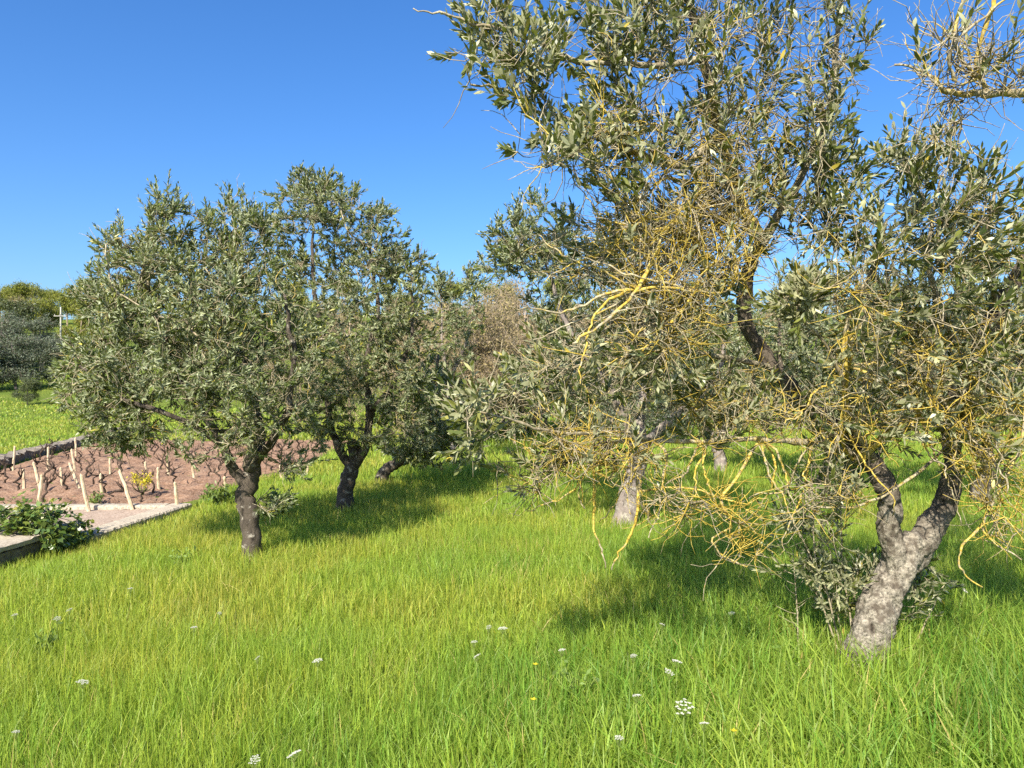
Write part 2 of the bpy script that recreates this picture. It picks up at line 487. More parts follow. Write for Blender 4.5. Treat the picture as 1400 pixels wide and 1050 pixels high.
# ------------------------------------------------------------------ ground, soil
VX0, VX1, VY0, VY1 = -11.2, -4.35, 10.25, 22.5      # vineyard plot
def vine_right(y): return VX1+0.02*(np.asarray(y)-10)+0.12*np.sin(np.asarray(y)*0.9)
def vine_left(y): return -9.2-0.28*(np.asarray(y)-11.0)+0.05*np.sin(np.asarray(y))

xs = np.unique(np.concatenate([np.arange(-30, 30.1, 0.5), np.linspace(-450, -30, 43), np.linspace(30, 450, 43)]))
ys = np.unique(np.concatenate([np.arange(-6, 45, 0.5), np.linspace(45, 700, 66), np.linspace(-80, -6, 12)]))
X, Y = np.meshgrid(xs, ys)
Z = hill(X, Y)-0.01+0.03*(vnoise(X*0.6, Y*0.6)-0.5)*(Y < 40)
idx = np.arange(X.size).reshape(X.shape)
q = np.stack([idx[:-1, :-1], idx[:-1, 1:], idx[1:, 1:], idx[1:, :-1]], -1).reshape(-1, 4)
mg, gt, go = M('meadow soil and turf')
n1 = noise_fac(gt, 0.35, 8, 0.6); n2 = noise_fac(gt, 9, 6, 0.65); n3 = noise_fac(gt, 0.05, 5, 0.6)
c1 = ramp(gt, n2, [(0.3, (0.05, 0.07, 0.014)), (0.55, (0.12, 0.17, 0.025)), (0.72, (0.20, 0.22, 0.045))])
c2 = ramp(gt, n1, [(0.35, (0.07, 0.12, 0.02)), (0.6, (0.17, 0.20, 0.035)), (0.75, (0.22, 0.19, 0.06))])
c = mix(gt, 0.5, c1, c2)
gp = N(gt, 'ShaderNodeBsdfPrincipled', Roughness=0.95); gp.inputs['Specular IOR Level'].default_value = 0.1
gt.links.new(c, gp.inputs['Base Color']); gt.links.new(bump(gt, n2, 0.8, 0.08), gp.inputs['Normal']); gt.links.new(gp.outputs[0], go.inputs[0])
g = build('ground', np.stack([X, Y, Z], -1), q, None, mg); tag(g, kind='structure')

xs = np.arange(-13.6, VX1+0.3, 0.085); ys = np.arange(VY0-0.1, VY1, 0.085)
X, Y = np.meshgrid(xs, ys)
edge = np.minimum(smooth(0.0, 0.5, vine_right(Y)-X), smooth(0.0, 0.4, X-vine_left(Y)))
Z = -0.05+edge*(0.075+0.06*(vnoise(X*3, Y*3)-0.5)+0.10*(vnoise(X*8, Y*8)-0.5)+0.06*(vnoise(X*19, Y*19)-0.5))
idx = np.arange(X.size).reshape(X.shape)
q = np.stack([idx[:-1, :-1], idx[:-1, 1:], idx[1:, 1:], idx[1:, :-1]], -1).reshape(-1, 4)
MAT['soil'] = surface_material('red tilled soil', [(0.3, (0.12, 0.068, 0.042)), (0.5, (0.25, 0.145, 0.092)), (0.7, (0.37, 0.25, 0.17))], 3.0, 0.95, 0.9, 0.03,
                               [(0.35, (0.08, 0.045, 0.027)), (0.5, (0.27, 0.16, 0.10)), (0.7, (0.42, 0.31, 0.22))], 30, 0.5)
s = build('vineyard_soil', np.stack([X, Y, Z], -1), q, None, MAT['soil']); tag(s, kind='structure')

# ------------------------------------------------------------------ concrete slab with kerb, low wall
MAT['concrete'] = surface_material('weathered pale concrete', [(0.3, (0.19, 0.15, 0.10)), (0.5, (0.32, 0.265, 0.185)), (0.7, (0.42, 0.36, 0.26))], 5, 0.9, 0.5, 0.01,
                                   [(0.35, (0.22, 0.18, 0.14)), (0.5, (0.45, 0.39, 0.31)), (0.65, (0.52, 0.47, 0.39))], 55, 0.55)
MAT['pinkcon'] = surface_material('pinkish worn concrete', [(0.3, (0.16, 0.115, 0.075)), (0.5, (0.30, 0.22, 0.15)), (0.7, (0.40, 0.31, 0.22))], 4, 0.95, 0.7, 0.01,
                                  [(0.35, (0.18, 0.13, 0.10)), (0.5, (0.42, 0.31, 0.24)), (0.65, (0.55, 0.45, 0.36))], 38, 0.6)
MAT['wallface'] = surface_material('old grey stone render', [(0.3, (0.075, 0.058, 0.042)), (0.5, (0.17, 0.135, 0.10)), (0.7, (0.28, 0.23, 0.17))], 4, 0.95, 0.8, 0.02,
                                   [(0.35, (0.08, 0.07, 0.055)), (0.55, (0.26, 0.23, 0.19))], 26, 0.5)
def rough_strip(mb, P, w, z0, z1, jit=0.012, n=40):
    """a kerb or wall: a strip along a path with worn edges"""
    P = np.asarray(P, float); t = np.linspace(0, 1, n)
    seg = np.linspace(0, 1, len(P)); C = np.stack([np.interp(t, seg, P[:, k]) for k in range(2)], 1)
    T = np.gradient(C, axis=0); T /= np.linalg.norm(T, axis=1, keepdims=True); S = np.stack([-T[:, 1], T[:, 0]], 1)
    prof = [(-1, 0), (-1, 0.9), (-0.86, 1.0), (0, 1.0), (0.86, 1.0), (1, 0.9), (1, 0)]
    V = []
    for i in range(n):
        for (a, b) in prof:
            j = RNG.normal(0, jit, 3)
            V.append([C[i, 0]+S[i, 0]*a*w/2+j[0], C[i, 1]+S[i, 1]*a*w/2+j[1], z0+(z1-z0)*b+(j[2]*0.6 if b > 0 else 0)])
    k = len(prof); idx = np.arange(n*k).reshape(n, k)
    q = np.stack([idx[:-1, :-1], idx[:-1, 1:], idx[1:, 1:], idx[1:, :-1]], -1).reshape(-1, 4)
    e0 = idx[0]; e1 = idx[-1]
    t_ = [[e0[0], e0[i], e0[i+1]] for i in range(1, k-1)]+[[e1[0], e1[i+1], e1[i]] for i in range(1, k-1)]
    mb.add(V, q, t_)

slab = empty('concrete_slab', (-6.5, 9.2, 0), 'worn pinkish concrete slab with a pale raised kerb in front of the vineyard', 'slab')
mb = MB()
xs = np.linspace(-10.5, -4.62, 90); ys = np.linspace(8.35, 10.15, 30); X, Y = np.meshgrid(xs, ys)
Z = 0.022+0.012*(vnoise(X*6, Y*6)-0.5)
idx = np.arange(X.size).reshape(X.shape)
mb.add(np.stack([X, Y, Z], -1), np.stack([idx[:-1, :-1], idx[:-1, 1:], idx[1:, 1:], idx[1:, :-1]], -1).reshape(-1, 4))
mb.build('slab_floor', MAT['pinkcon'], slab, slab.location)
mb = MB(); rough_strip(mb, [(-4.66, 8.0), (-4.58, 9.2), (-4.50, 10.36)], 0.28, -0.1, 0.075, 0.004, 90)
mb.build('side_kerb', MAT['concrete'], slab, slab.location, smooth_=False)
mb = MB(); rough_strip(mb, [(-10.5, 10.22), (-7, 10.20), (-4.66, 10.26)], 0.18, -0.1, 0.075, 0.005, 160)
mb.build('rear_kerb', MAT['concrete'], slab, slab.location, smooth_=False)

wl = empty('low_wall', (-4.9, 7.0, 0), 'low grey wall with shaded side, ivy hanging over its corner at left edge', 'wall')
mb = MB(); rough_strip(mb, [(-5.05, 4.6), (-5.05, 6.4), (-4.97, 8.22)], 0.62, -0.1, 0.155, 0.008, 46)
mb.build('wall_body', MAT['wallface'], wl, wl.location, smooth_=False)
mb = MB(); rough_strip(mb, [(-5.05, 4.55), (-5.05, 6.4), (-4.97, 8.26)], 0.70, 0.158, 0.205, 0.007, 46)
mb.build('wall_coping', MAT['concrete'], wl, wl.location, smooth_=False)

# far dry wall on the other side of the vineyard: stones stacked in a low bank
wall2 = empty('stone_wall', (-10.5, 16, 0), 'low dry stone wall in shadow along the far side of the vineyard', 'wall')
yy = np.linspace(11.5, 27, 60); mb = MB()
rough_strip(mb, np.stack([vine_left(yy)-0.15, yy], 1), 0.34, -0.1, 0.17, 0.03, 150)
mb.build('wall_stones', MAT['wallface'], wall2, wall2.location, smooth_=False)

# ------------------------------------------------------------------ grass
def in_plot(x, y):
    a = (x < vine_right(y)-0.12) & (x > vine_left(y)+0.1) & (y > VY0) & (y < VY1)
    b = (x < -4.45) & (x > -11) & (y > 8.15) & (y < 10.4)
    c = (x < -4.70) & (x > -5.36) & (y > 4.5) & (y < 8.28)
    d = (np.abs(x-(vine_left(y)-0.15)) < 0.2) & (y > 11.4) & (y < 27)
    return a | b | c | d

def grass_zone(y0, y1, dens, h, wd, xl=None, short=1.0):
    x0, x1 = -0.74*y1-1.5, 0.74*y1+1.5
    n = int((x1-x0)*(y1-y0)*dens)
    x = RNG.uniform(x0, x1, n); y = RNG.uniform(y0, y1, n)
    k = (np.abs(x) < 0.72*y+1.4) & ~in_plot(x, y)
    if xl: k &= (x < xl[1]) & (x > xl[0])
    # tufts: thin out by a fine noise
    tn = vnoise(x*2.3+9, y*2.3)*0.6+vnoise(x*7+3, y*7)*0.4
    k &= RNG.random(n) < 0.35+1.0*tn
    x = x[k]; y = y[k]; tn = tn[k]; n = len(x)
    tall = smooth(-0.6, 1.6, x-0.25*y+1.2)*smooth(9, 4.5, y)
    big = vnoise(x*0.5+20, y*0.5+7)
    H = h*(0.55+0.8*RNG.random(n))*(0.7+0.55*big+0.25*tn)*(1+0.9*tall)
    H *= np.where((x < -8.5) & (y > 10), 0.45, 1.0)
    H *= np.where((x > -4.8) & (x < -3.7) & (y > 6.2) & (y < 11.2), 0.5+0.5*smooth(-4.4, -3.7, x), 1.0)
    W = wd*(0.55+0.9*RNG.random(n))*(1+1.3*tall)
    th = RNG.uniform(0, 2*math.pi, n); ld = RNG.uniform(0, 2*math.pi, n)
    lean = np.abs(RNG.normal(0.15, 0.30, n)); lean = np.minimum(lean, 0.9)+tall*RNG.random(n)**3*0.5
    S = np.stack([np.cos(th), np.sin(th), np.zeros(n)], 1)
    Ld = np.stack([np.cos(ld), np.sin(ld), np.zeros(n)], 1)
    z0 = hill(x, y)-0.02
    B = np.stack([x, y, z0], 1)
    rows = [(0.0, 0.75), (0.35, 1.0), (0.7, 0.72), (1.0, 0.0)]
    pts = []
    for t, ww in rows:
        c = B+Ld*(H*lean*t*t*1.3)[:, None]
        c[:, 2] += H*t*(1-0.38*np.minimum(lean, 1)*t)
        if ww == 0: pts.append(c)
        else:
            pts.append(c-S*(W*ww*0.5)[:, None]); pts.append(c+S*(W*ww*0.5)[:, None])
    V = np.stack(pts, 1); b = np.arange(n)[:, None]*7
    q = np.concatenate([b+np.array([[0, 1, 3, 2]]), b+np.array([[2, 3, 5, 4]])]); t = b+np.array([[4, 5, 6]])
    pn = vnoise(x*0.9+31, y*0.9+5)*0.55+vnoise(x*3+11, y*3+2)*0.45
    hue = np.clip(0.03+1.12*pn-0.30*tall+RNG.normal(0, 0.13, n)+0.17*smooth(1.0, -3.0, x), 0, 0.95)
    dry = RNG.random(n) < 0.02+0.10*smooth(0.62, 0.85, vnoise(x*1.6+77, y*1.6+13)); hue[dry] = 1.0
    tn_ = np.stack([hue, RNG.random(n), RNG.random(n)], 1)
    return V.reshape(-1, 3), q, t, np.repeat(tn_, 7, 0)

GRASS_STOPS = [(0.0, (0.10, 0.23, 0.03)), (0.35, (0.22, 0.36, 0.05)), (0.65, (0.35, 0.44, 0.055)), (0.94, (0.42, 0.40, 0.06)), (1.0, (0.52, 0.42, 0.15))]
MAT['grass'] = leaf_material('meadow grass', GRASS_STOPS, (0.24, 0.31, 0.05), 0.5, 0.5, 0.4, (0.66, 0.80, 0.07))
mb = MB()
for args in ((2.2, 5.0, 5000, 0.16, 0.0039), (5.0, 8.5, 3300, 0.155, 0.0052), (8.5, 13, 1500, 0.155, 0.0085), (13, 20, 420, 0.17, 0.018), (20, 34, 130, 0.19, 0.034), (34, 60, 30, 0.22, 0.07)):
    V, q, t, tn = grass_zone(*args); mb.add(V, q, t, tint=tn)
go_ = mb.build('grass', MAT['grass'], None); tag(go_, 'bright green meadow grass growing all over the olive grove floor', 'grass', kind='stuff')

# ------------------------------------------------------------------ foreground olive
def foreground_olive():
    bx = at(1168, 960, 4.02); root = empty('olive_tree', (bx[0], 4.1, 0), 'nearest olive with a pale crusted trunk forking in two and yellow lichen on its branches', 'tree', 'olive trees of the grove')
    T = Tree()
    P = lambda *l: [at(*p) for p in l]
    b0 = at(1165, 965, 4.0); b0[2] = -0.05
    T.limb([b0]+P((1179, 895, 4.04), (1201, 828, 4.08), (1231, 770, 4.1), (1256, 736, 4.12)), 0.103, 0.082, 8, 0.004, False, 0.0, name='trunk')
    T.limb(P((1228, 786, 4.09), (1216, 728, 4.05), (1217, 684, 4.03), (1203, 645, 4.08), (1165, 605, 4.15), (1105, 558, 4.2), (1058, 503, 4.25), (1018, 440, 4.25), (1024, 380, 4.2), (1040, 335, 4.15), (1012, 270, 4.1), (985, 180, 4.05), (960, 80, 4.0), (930, -60, 4.0)),
           0.064, 0.021, 7, 0.008, True, [0, 0, 0.1, 0.1, 0.1, 0.15, 0.3, 0.5, 0.35, 0.2], 0.75, skip=10)
    T.limb(P((1226, 790, 4.14), (1262, 742, 4.16), (1288, 690, 4.2), (1301, 640, 4.2), (1304, 585, 4.2), (1325, 500, 4.2), (1362, 425, 4.15), (1420, 330, 4.05), (1490, 210, 3.8), (1530, 100, 3.6), (1540, -60, 3.6)),
           0.072, 0.022, 7, 0.008, True, [0, 0, 0.05, 0.15, 0.15, 0.1], 0.75, skip=16)
    # main secondary limbs
    S = [
        # (points, r0, r1, lichen)
        (P((1172, 628, 4.1), (1210, 596, 3.95), (1255, 562, 3.85), (1285, 538, 3.8)), 0.026, 0.016, [0.40, 0.46, 0.5, 0.5]),
        (P((1306, 570, 4.15), (1312, 556, 3.98), (1326, 546, 3.86)), 0.036, 0.027, 0.45),
        (P((1306, 575, 4.15), (1322, 574, 3.98), (1328, 570, 3.9)), 0.027, 0.018, 0.45),
        (P((1012, 270, 4.1), (955, 285, 3.9), (912, 312, 3.6), (893, 352, 3.45), (872, 395, 3.35), (828, 437, 3.3), (780, 468, 3.25)), 0.0155, 0.005, [0.3, 0.42, 0.46, 0.46, 0.42, 0.36]),
        (P((868, 398, 3.35), (905, 392, 3.4), (950, 398, 3.45), (985, 402, 3.55), (1020, 372, 3.6)), 0.008, 0.0035, 0.42),
        (P((1015, 290, 4.08), (980, 300, 3.9), (1000, 340, 3.75), (1008, 382, 3.7)), 0.010, 0.007, 0.5),
        (P((985, 180, 4.05), (935, 225, 3.85), (885, 215, 3.7), (840, 190, 3.6), (790, 170, 3.5), (735, 150, 3.4), (690, 118, 3.3), (645, 118, 3.2)), 0.020, 0.004, [0.2, 0.4, 0.4, 0.2, 0.05, 0]),
        (P((960, 80, 4.0), (905, 90, 3.8), (850, 85, 3.6), (780, 82, 3.5), (735, 60, 3.35), (670, 38, 3.2), (612, 22, 3.15), (562, 17, 3.12)), 0.018, 0.0026, 0.05),
        (P((940, -20, 4.0), (850, -60, 3.7), (740, -60, 3.4), (660, -30, 3.2)), 0.02, 0.006, 0.05),
        (P((1040, 335, 4.15), (1090, 250, 4.2), (1130, 160, 4.1), (1145, 60, 4.1), (1150, -60, 4.1)), 0.026, 0.010, 0.05),
        (P((1185, 625, 4.15), (1110, 606, 4.0), (1040, 600, 3.9), (960, 603, 3.85), (890, 602, 3.8), (840, 604, 3.75), (805, 615, 3.7), (770, 640, 3.65)), 0.017, 0.008, [0.2, 0.3, 0.3, 0.35, 0.4, 0.45, 0.3]),
        (P((830, 604, 3.75), (812, 628, 3.70), (813, 670, 3.68), (809, 715, 3.66), (818, 745, 3.66), (828, 776, 3.66)), 0.0085, 0.0035, [0.3, 0.5, 0.5, 0.55, 0.4, 0.3]),
        (P((882, 602, 3.8), (872, 640, 3.72), (873, 690, 3.7), (862, 728, 3.68), (842, 760, 3.66), (838, 778, 3.66)), 0.0095, 0.003, [0.2, 0.3, 0.5, 0.55, 0.4, 0.3]),
        (P((873, 672, 3.7), (915, 668, 3.7), (960, 672, 3.68), (1010, 688, 3.68), (1050, 680, 3.7)), 0.006, 0.003, 0.42),
        (P((1040, 600, 3.9), (1010, 650, 3.75), (985, 685, 3.7), (1000, 715, 3.66), (975, 742, 3.62), (1020, 778, 3.6)), 0.009, 0.003, 0.4),
        (P((890, 602, 3.8), (850, 590, 3.7), (760, 590, 3.5), (700, 575, 3.35), (640, 560, 3.25)), 0.012, 0.004, 0.1),
        (P((1058, 503, 4.25), (1000, 490, 4.0), (930, 480, 3.9), (850, 490, 3.75), (760, 500, 3.6)), 0.016, 0.005, 0.15),
        (P((1200, 640, 4.1), (1160, 560, 3.9), (1155, 500, 3.75), (1160, 440, 3.7), (1190, 370, 3.7), (1210, 300, 3.75)), 0.020, 0.006, [0.1, 0.45, 0.5, 0.2, 0.1]),
        (P((1155, 520, 3.78), (1120, 460, 3.65), (1090, 430, 3.6)), 0.010, 0.004, 0.1),
        (P((1325, 500, 4.2), (1290, 430, 3.95), (1270, 370, 3.85), (1275, 300, 3.8), (1290, 240, 3.8)), 0.022, 0.006, 0.15),
        (P((1362, 425, 4.15), (1355, 370, 3.9), (1350, 310, 3.75), (1365, 240, 3.7)), 0.020, 0.006, 0.15),
        (P((1490, 210, 3.8), (1470, 160, 3.4), (1420, 132, 3.2), (1360, 126, 3.1), (1305, 128, 3.05), (1285, 118, 3.0), (1265, 100, 3.0), (1225, 85, 3.0)), 0.024, 0.004, [0.1, 0.3, 0.35, 0.4, 0.4, 0.25]),
        (P((1350, 126, 3.1), (1335, 85, 3.05), (1350, 30, 3.0), (1365, -20, 3.0)), 0.011, 0.007, 0.4),
        (P((1335, 110, 3.05), (1305, 60, 3.0), (1310, 20, 3.0), (1320, -30, 3.0)), 0.008, 0.005, 0.35),
        (P((1305, 110, 3.05), (1300, 72, 3.0), (1340, 25, 2.98), (1385, -10, 2.95)), 0.007, 0.004, 0.3),
        (P((1420, 330, 4.05), (1425, 430, 3.8), (1405, 540, 3.65), (1394, 610, 3.6), (1364, 672, 3.58), (1345, 715, 3.56), (1352, 735, 3.55), (1395, 765, 3.5)), 0.010, 0.003, [0.1, 0.3, 0.45, 0.4, 0.4, 0.45, 0.3]),
        (P((1345, 715, 3.56), (1318, 745, 3.55), (1312, 775, 3.55), (1342, 805, 3.52)), 0.006, 0.003, 0.4),
        (P((1304, 600, 4.2), (1250, 650, 3.9), (1180, 690, 3.8), (1110, 690, 3.75), (1095, 675, 3.75)), 0.009, 0.003, 0.3),
        (P((1165, 628, 4.1), (1150, 600, 3.9), (1152, 560, 3.8), (1160, 500, 3.75)), 0.009, 0.006, 0.5),
    ]
    for (pts, r0, r1, lc) in S: T.limb(pts, r0, r1, 6, 0.006 if r0 > 0.012 else 0.005, True, np.where(np.asarray(lc) >= 0.3, np.asarray(lc)*0.94, np.asarray(lc)) if np.ndim(lc) else (lc*1.04 if lc >= 0.3 else lc), skip=1, name='limb')
    def gold(starts, a0, a1, n, L0, L1, droop):
        for _ in range(n):
            p = at(*starts[RNG.integers(0, len(starts))]); a = math.radians(RNG.uniform(a0, a1)); L = RNG.uniform(L0, L1)
            d = unit(np.array([math.cos(a), RNG.uniform(-0.7, 0.15), math.sin(a)])); pts = [p]
            for k in range(5):
                d = unit(d+RNG.normal(0, 0.30, 3)+np.array([0, 0, -droop])); pts.append(pts[-1]+d*L/5)
            T.limb(pts, RNG.uniform(0.005, 0.009), 0.0024, 5, 0.006, True, RNG.uniform(0.34, 0.56)*np.array([1, 1, 0.9, 0.7]), skip=1, name='lichen_branch')
    gold([(1012, 270, 4.05), (985, 200, 4.0), (1030, 320, 4.1), (1000, 300, 3.9), (912, 312, 3.6), (872, 395, 3.4), (950, 398, 3.5), (955, 285, 3.9), (930, 225, 3.85)], 125, 265, 30, 0.35, 0.8, 0.06)
    gold([(1110, 606, 4.0), (1040, 600, 3.9), (960, 603, 3.85), (890, 602, 3.8), (840, 604, 3.75)], 190, 335, 14, 0.3, 0.65, 0.10)
    gold([(1255, 562, 3.85), (1285, 540, 3.8), (1160, 500, 3.75), (1155, 560, 3.85), (1300, 600, 4.1), (1405, 540, 3.65), (1364, 672, 3.58), (1320, 500, 4.1)], 0, 360, 22, 0.3, 0.65, 0.04)
    tm = MB()
    for i, (C, R, Lc, nm) in enumerate(T.limbs):
        if i == 0:
            R = R*(1+0.30*np.exp(-np.linspace(0, 5, len(R))))
        if i < 3:
            # resample finely so that the bark relief is real geometry
            t0 = np.linspace(0, 1, len(C)); n2 = len(C)*(5 if i == 0 else 4); t1 = np.linspace(0, 1, n2)
            C2 = np.stack([np.interp(t1, t0, C[:, k]) for k in range(3)], 1)
            k5 = np.ones(7)/7
            for k in range(3):
                pad = np.concatenate([np.full(3, C2[0, k]), C2[:, k], np.full(3, C2[-1, k])]); C2[:, k] = np.convolve(pad, k5, 'valid')
            tube(tm, C2, np.interp(t1, t0, R), 56 if i == 0 else 40, rough=0.40 if i else 0.36, freq=8.0, lich=np.interp(t1, t0, Lc), seed=i*3.1, pale=np.ones(n2) if i == 0 else (1-smooth(0.07, 0.24, t1))*0.95)  # crust colour fades up the forks: dark upper bark plus painted mottled shade
        if i == 2:
            tm.build('trunk', MAT['bark_near'], root, root.location); 
        if i > 2:
            lb = MB(); tube(lb, C, R*(1+RNG.normal(0, 0.10, len(R))), 9, rough=0.32, freq=30, lich=Lc, seed=i*1.7)
            lb.build(nm, MAT['twig'], root, root.location)
    clumps = [
        (715, 75, 88, 78, 3.25, 0.35, 46, .75, .0), (850, 50, 110, 110, 3.6, 0.5, 86, .55, .1), (980, 60, 100, 120, 4.0, 0.6, 110, .33, .18),
        (1110, 80, 90, 110, 4.1, 0.7, 84, .28, .12), (760, 195, 60, 50, 3.2, 0.4, 22, .55, .1), (860, 200, 90, 70, 3.6, 0.5, 90, .38, .32),
        (1000, 230, 75, 100, 3.95, 0.5, 120, .28, .34), (1130, 230, 34, 130, 3.9, 0.3, 50, .8, .0), (1085, 265, 40, 75, 4.1, 0.3, 30, .35, .2), (930, 330, 120, 95, 3.65, 0.4, 250, .06, .38), (900, 440, 90, 60, 3.55, 0.3, 90, .05, .36), (930, 330, 130, 110, 4.3, 0.3, 60, .6, .15),
        (800, 350, 70, 60, 4.0, 0.4, 40, .25, .3), (880, 500, 110, 60, 3.75, 0.5, 60, .45, .25), (760, 520, 80, 50, 3.7, 0.5, 34, .5, .15),
        (650, 560, 40, 60, 3.3, 0.3, 16, .65, .0), (820, 620, 90, 40, 3.6, 0.3, 80, .06, .40), (730, 640, 50, 40, 3.6, 0.2, 26, .1, .36), (1000, 560, 90, 60, 3.9, 0.35, 90, .25, .34),
        (1090, 415, 40, 32, 3.6, 0.2, 24, .95, .0), (1220, 330, 110, 80, 3.7, 0.6, 80, .52, .2), (1340, 320, 90, 90, 3.6, 0.6, 76, .48, .28),
        (1200, 440, 100, 70, 3.75, 0.6, 85, .35, .34), (1330, 460, 80, 80, 3.7, 0.6, 75, .35, .34), (1180, 560, 110, 70, 3.9, 0.5, 110, .15, .40),
        (1340, 580, 80, 70, 3.75, 0.5, 90, .15, .42), (1250, 230, 100, 40, 3.85, 0.4, 26, .95, .0), (1330, 80, 90, 70, 3.0, 0.25, 50, .06, .18),
        (1290, 190, 60, 50, 3.05, 0.2, 12, .0, .1),
        (1000, -190, 300, 130, 4.2, 1.1, 190, .9, .0), (840, -170, 140, 90, 3.9, 0.6, 90, .9, .0), (1230, -190, 180, 120, 4.4, 0.8, 120, .9, .0), (1560, 150, 150, 300, 4.2, 1.0, 220, .85, .0), (1480, 500, 90, 160, 4.2, 0.8, 80, .8, .1), (1535, 450, 90, 110, 3.5, 0.4, 110, .9, .0),
        (950, 695, 85, 30, 3.6, 0.12, 34, .0, .42), (1010, 745, 40, 30, 3.6, 0.1, 12, .0, .42), (1380, 680, 45, 70, 3.55, 0.25, 34, .0, .42), (1130, 680, 60, 40, 3.8, 0.25, 30, .1, .36),
    ]
    ctr = at(1080, 330, 4.0)
    for c in clumps:
        T.grow(clump_points(c), c[7], 0.06, lich=np.clip(RNG.normal(c[8], 0.12, c[6]), 0, 0.6), wig=0.32 if c[7] < 0.35 else 0.25, sag=0.1 if c[7] < 0.1 else 0)
    T.radii(0.0018, 2.35, 0.03)
    bm_ = MB(); T.twig_mesh(bm_)
    lm = MB()
    dress(T, lm, bm_, 3, (0.08, 0.18), 0.053, 0.0165, 14, 0.5, ctr, 0.0014)
    bare_sprays(T, bm_, 1.0, (0.08, 0.30), 3.4, 0.0020, 0.35)
    bm_.build('twigs', MAT['twig'], root, root.location)
    lm.build('foliage', MAT['olive_leaf'], root, root.location)
    # suckers sprouting round the foot of the trunk
    U = Tree()
    for px, py, Yd, tx, ty in ((1165, 900, 4.15, 1110, 650), (1160, 890, 4.2, 1075, 690), (1175, 880, 4.25, 1150, 640), (1200, 900, 4.25, 1240, 760), (1150, 880, 4.3, 1130, 720), (1230, 880, 4.3, 1290, 800)):
        p0 = at(px, py, Yd); p0[2] = 0.02; p1 = at(tx, ty, Yd+0.1)
        U.limb([p0, (p0+p1)/2+RNG.normal(0, 0.04, 3), p1], 0.007, 0.003, 6, 0.008, True, 0.1)
    um = MB(); ul = MB()
    for C, R, Lc, nm in U.limbs: tube(um, C, R, 5, lich=Lc)
    for c in ((1110, 730, 60, 80, 4.25, 0.2, 50, .6), (1140, 810, 45, 45, 4.25, 0.2, 32, .8), (1240, 800, 60, 50, 4.35, 0.15, 36, .8), (1160, 650, 60, 50, 4.3, 0.2, 30, .6)):
        U.grow(clump_points(c), c[7], 0.06, lich=0.05)
    U.radii(0.0015, 2.3, 0.006); U.twig_mesh(um)
    dress(U, ul, um, 3, (0.08, 0.18), 0.052, 0.013, 12, 0.4, None, 0.0012, dark=-0.1)
    um.build('sucker_stems', MAT['twig'], root, root.location)
    ul.build('sucker_leaves', MAT['olive_leaf'], root, root.location)
foreground_olive()

# ------------------------------------------------------------------ olives of the grove
GR = 'olive trees of the grove'
P_ = lambda *l: [at(*p) for p in l]
def base_pt(px, py, Yd):
    b = at(px, py, Yd); b[2] = -0.05; return b
D1 = 7.3
olive('olive_tree', 'olive beside the concrete slab with a straight dark trunk and wide grey green crown', GR, base_pt(342, 748, D1),
      [([base_pt(343, 760, D1)]+P_((342, 720, D1), (336, 680, D1), (346, 645, D1), (350, 620, D1)), 0.088, 0.075),
       (P_((338, 665, D1), (318, 640, D1-.05), (300, 600, D1-.2), (260, 540, D1-.2), (220, 450, D1-.1), (200, 380, D1)), 0.055, 0.016),
       (P_((350, 625, D1), (355, 590, D1+.1), (340, 520, D1+.2), (320, 440, D1+.2), (300, 370, D1+.1)), 0.060, 0.016),
       (P_((348, 635, D1), (375, 600, D1-.2), (395, 550, D1-.4), (400, 470, D1-.5), (390, 400, D1-.5)), 0.045, 0.014),
       (P_((310, 610, D1-.1), (240, 570, D1-.4), (160, 540, D1-.4), (110, 500, D1-.3)), 0.032, 0.010)],
      [(190, 345, 70, 55, D1, .6, 70), (230, 305, 36, 42, D1, .35, 34), (150, 410, 42, 55, D1, .6, 60), (120, 500, 42, 42, D1, .5, 46), (150, 550, 70, 55, D1-.2, .6, 80),
       (250, 410, 95, 72, D1, .9, 160), (205, 485, 110, 75, D1-.2, .9, 165), (320, 325, 58, 58, D1+.1, .6, 90), (330, 420, 80, 80, D1-.1, .9, 110), (300, 520, 100, 70, D1-.3, .9, 130),
       (390, 540, 60, 60, D1-.4, .5, 60, .6), (180, 600, 60, 22, D1-.2, .4, 34), (330, 600, 50, 30, D1-.3, .4, 34, .35), (405, 470, 50, 60, D1-.2, .5, 50), (400, 640, 40, 25, D1-.1, .3, 14, .7),
       (370, 690, 26, 22, D1, .2, 12, .9), (280, 590, 60, 40, D1-.4, .4, 36, .5)],
      'bark_dark', 0.09, nsh=4, per=16, ll=0.054, lw=0.0145, lich=0.12)
D2 = 10.2
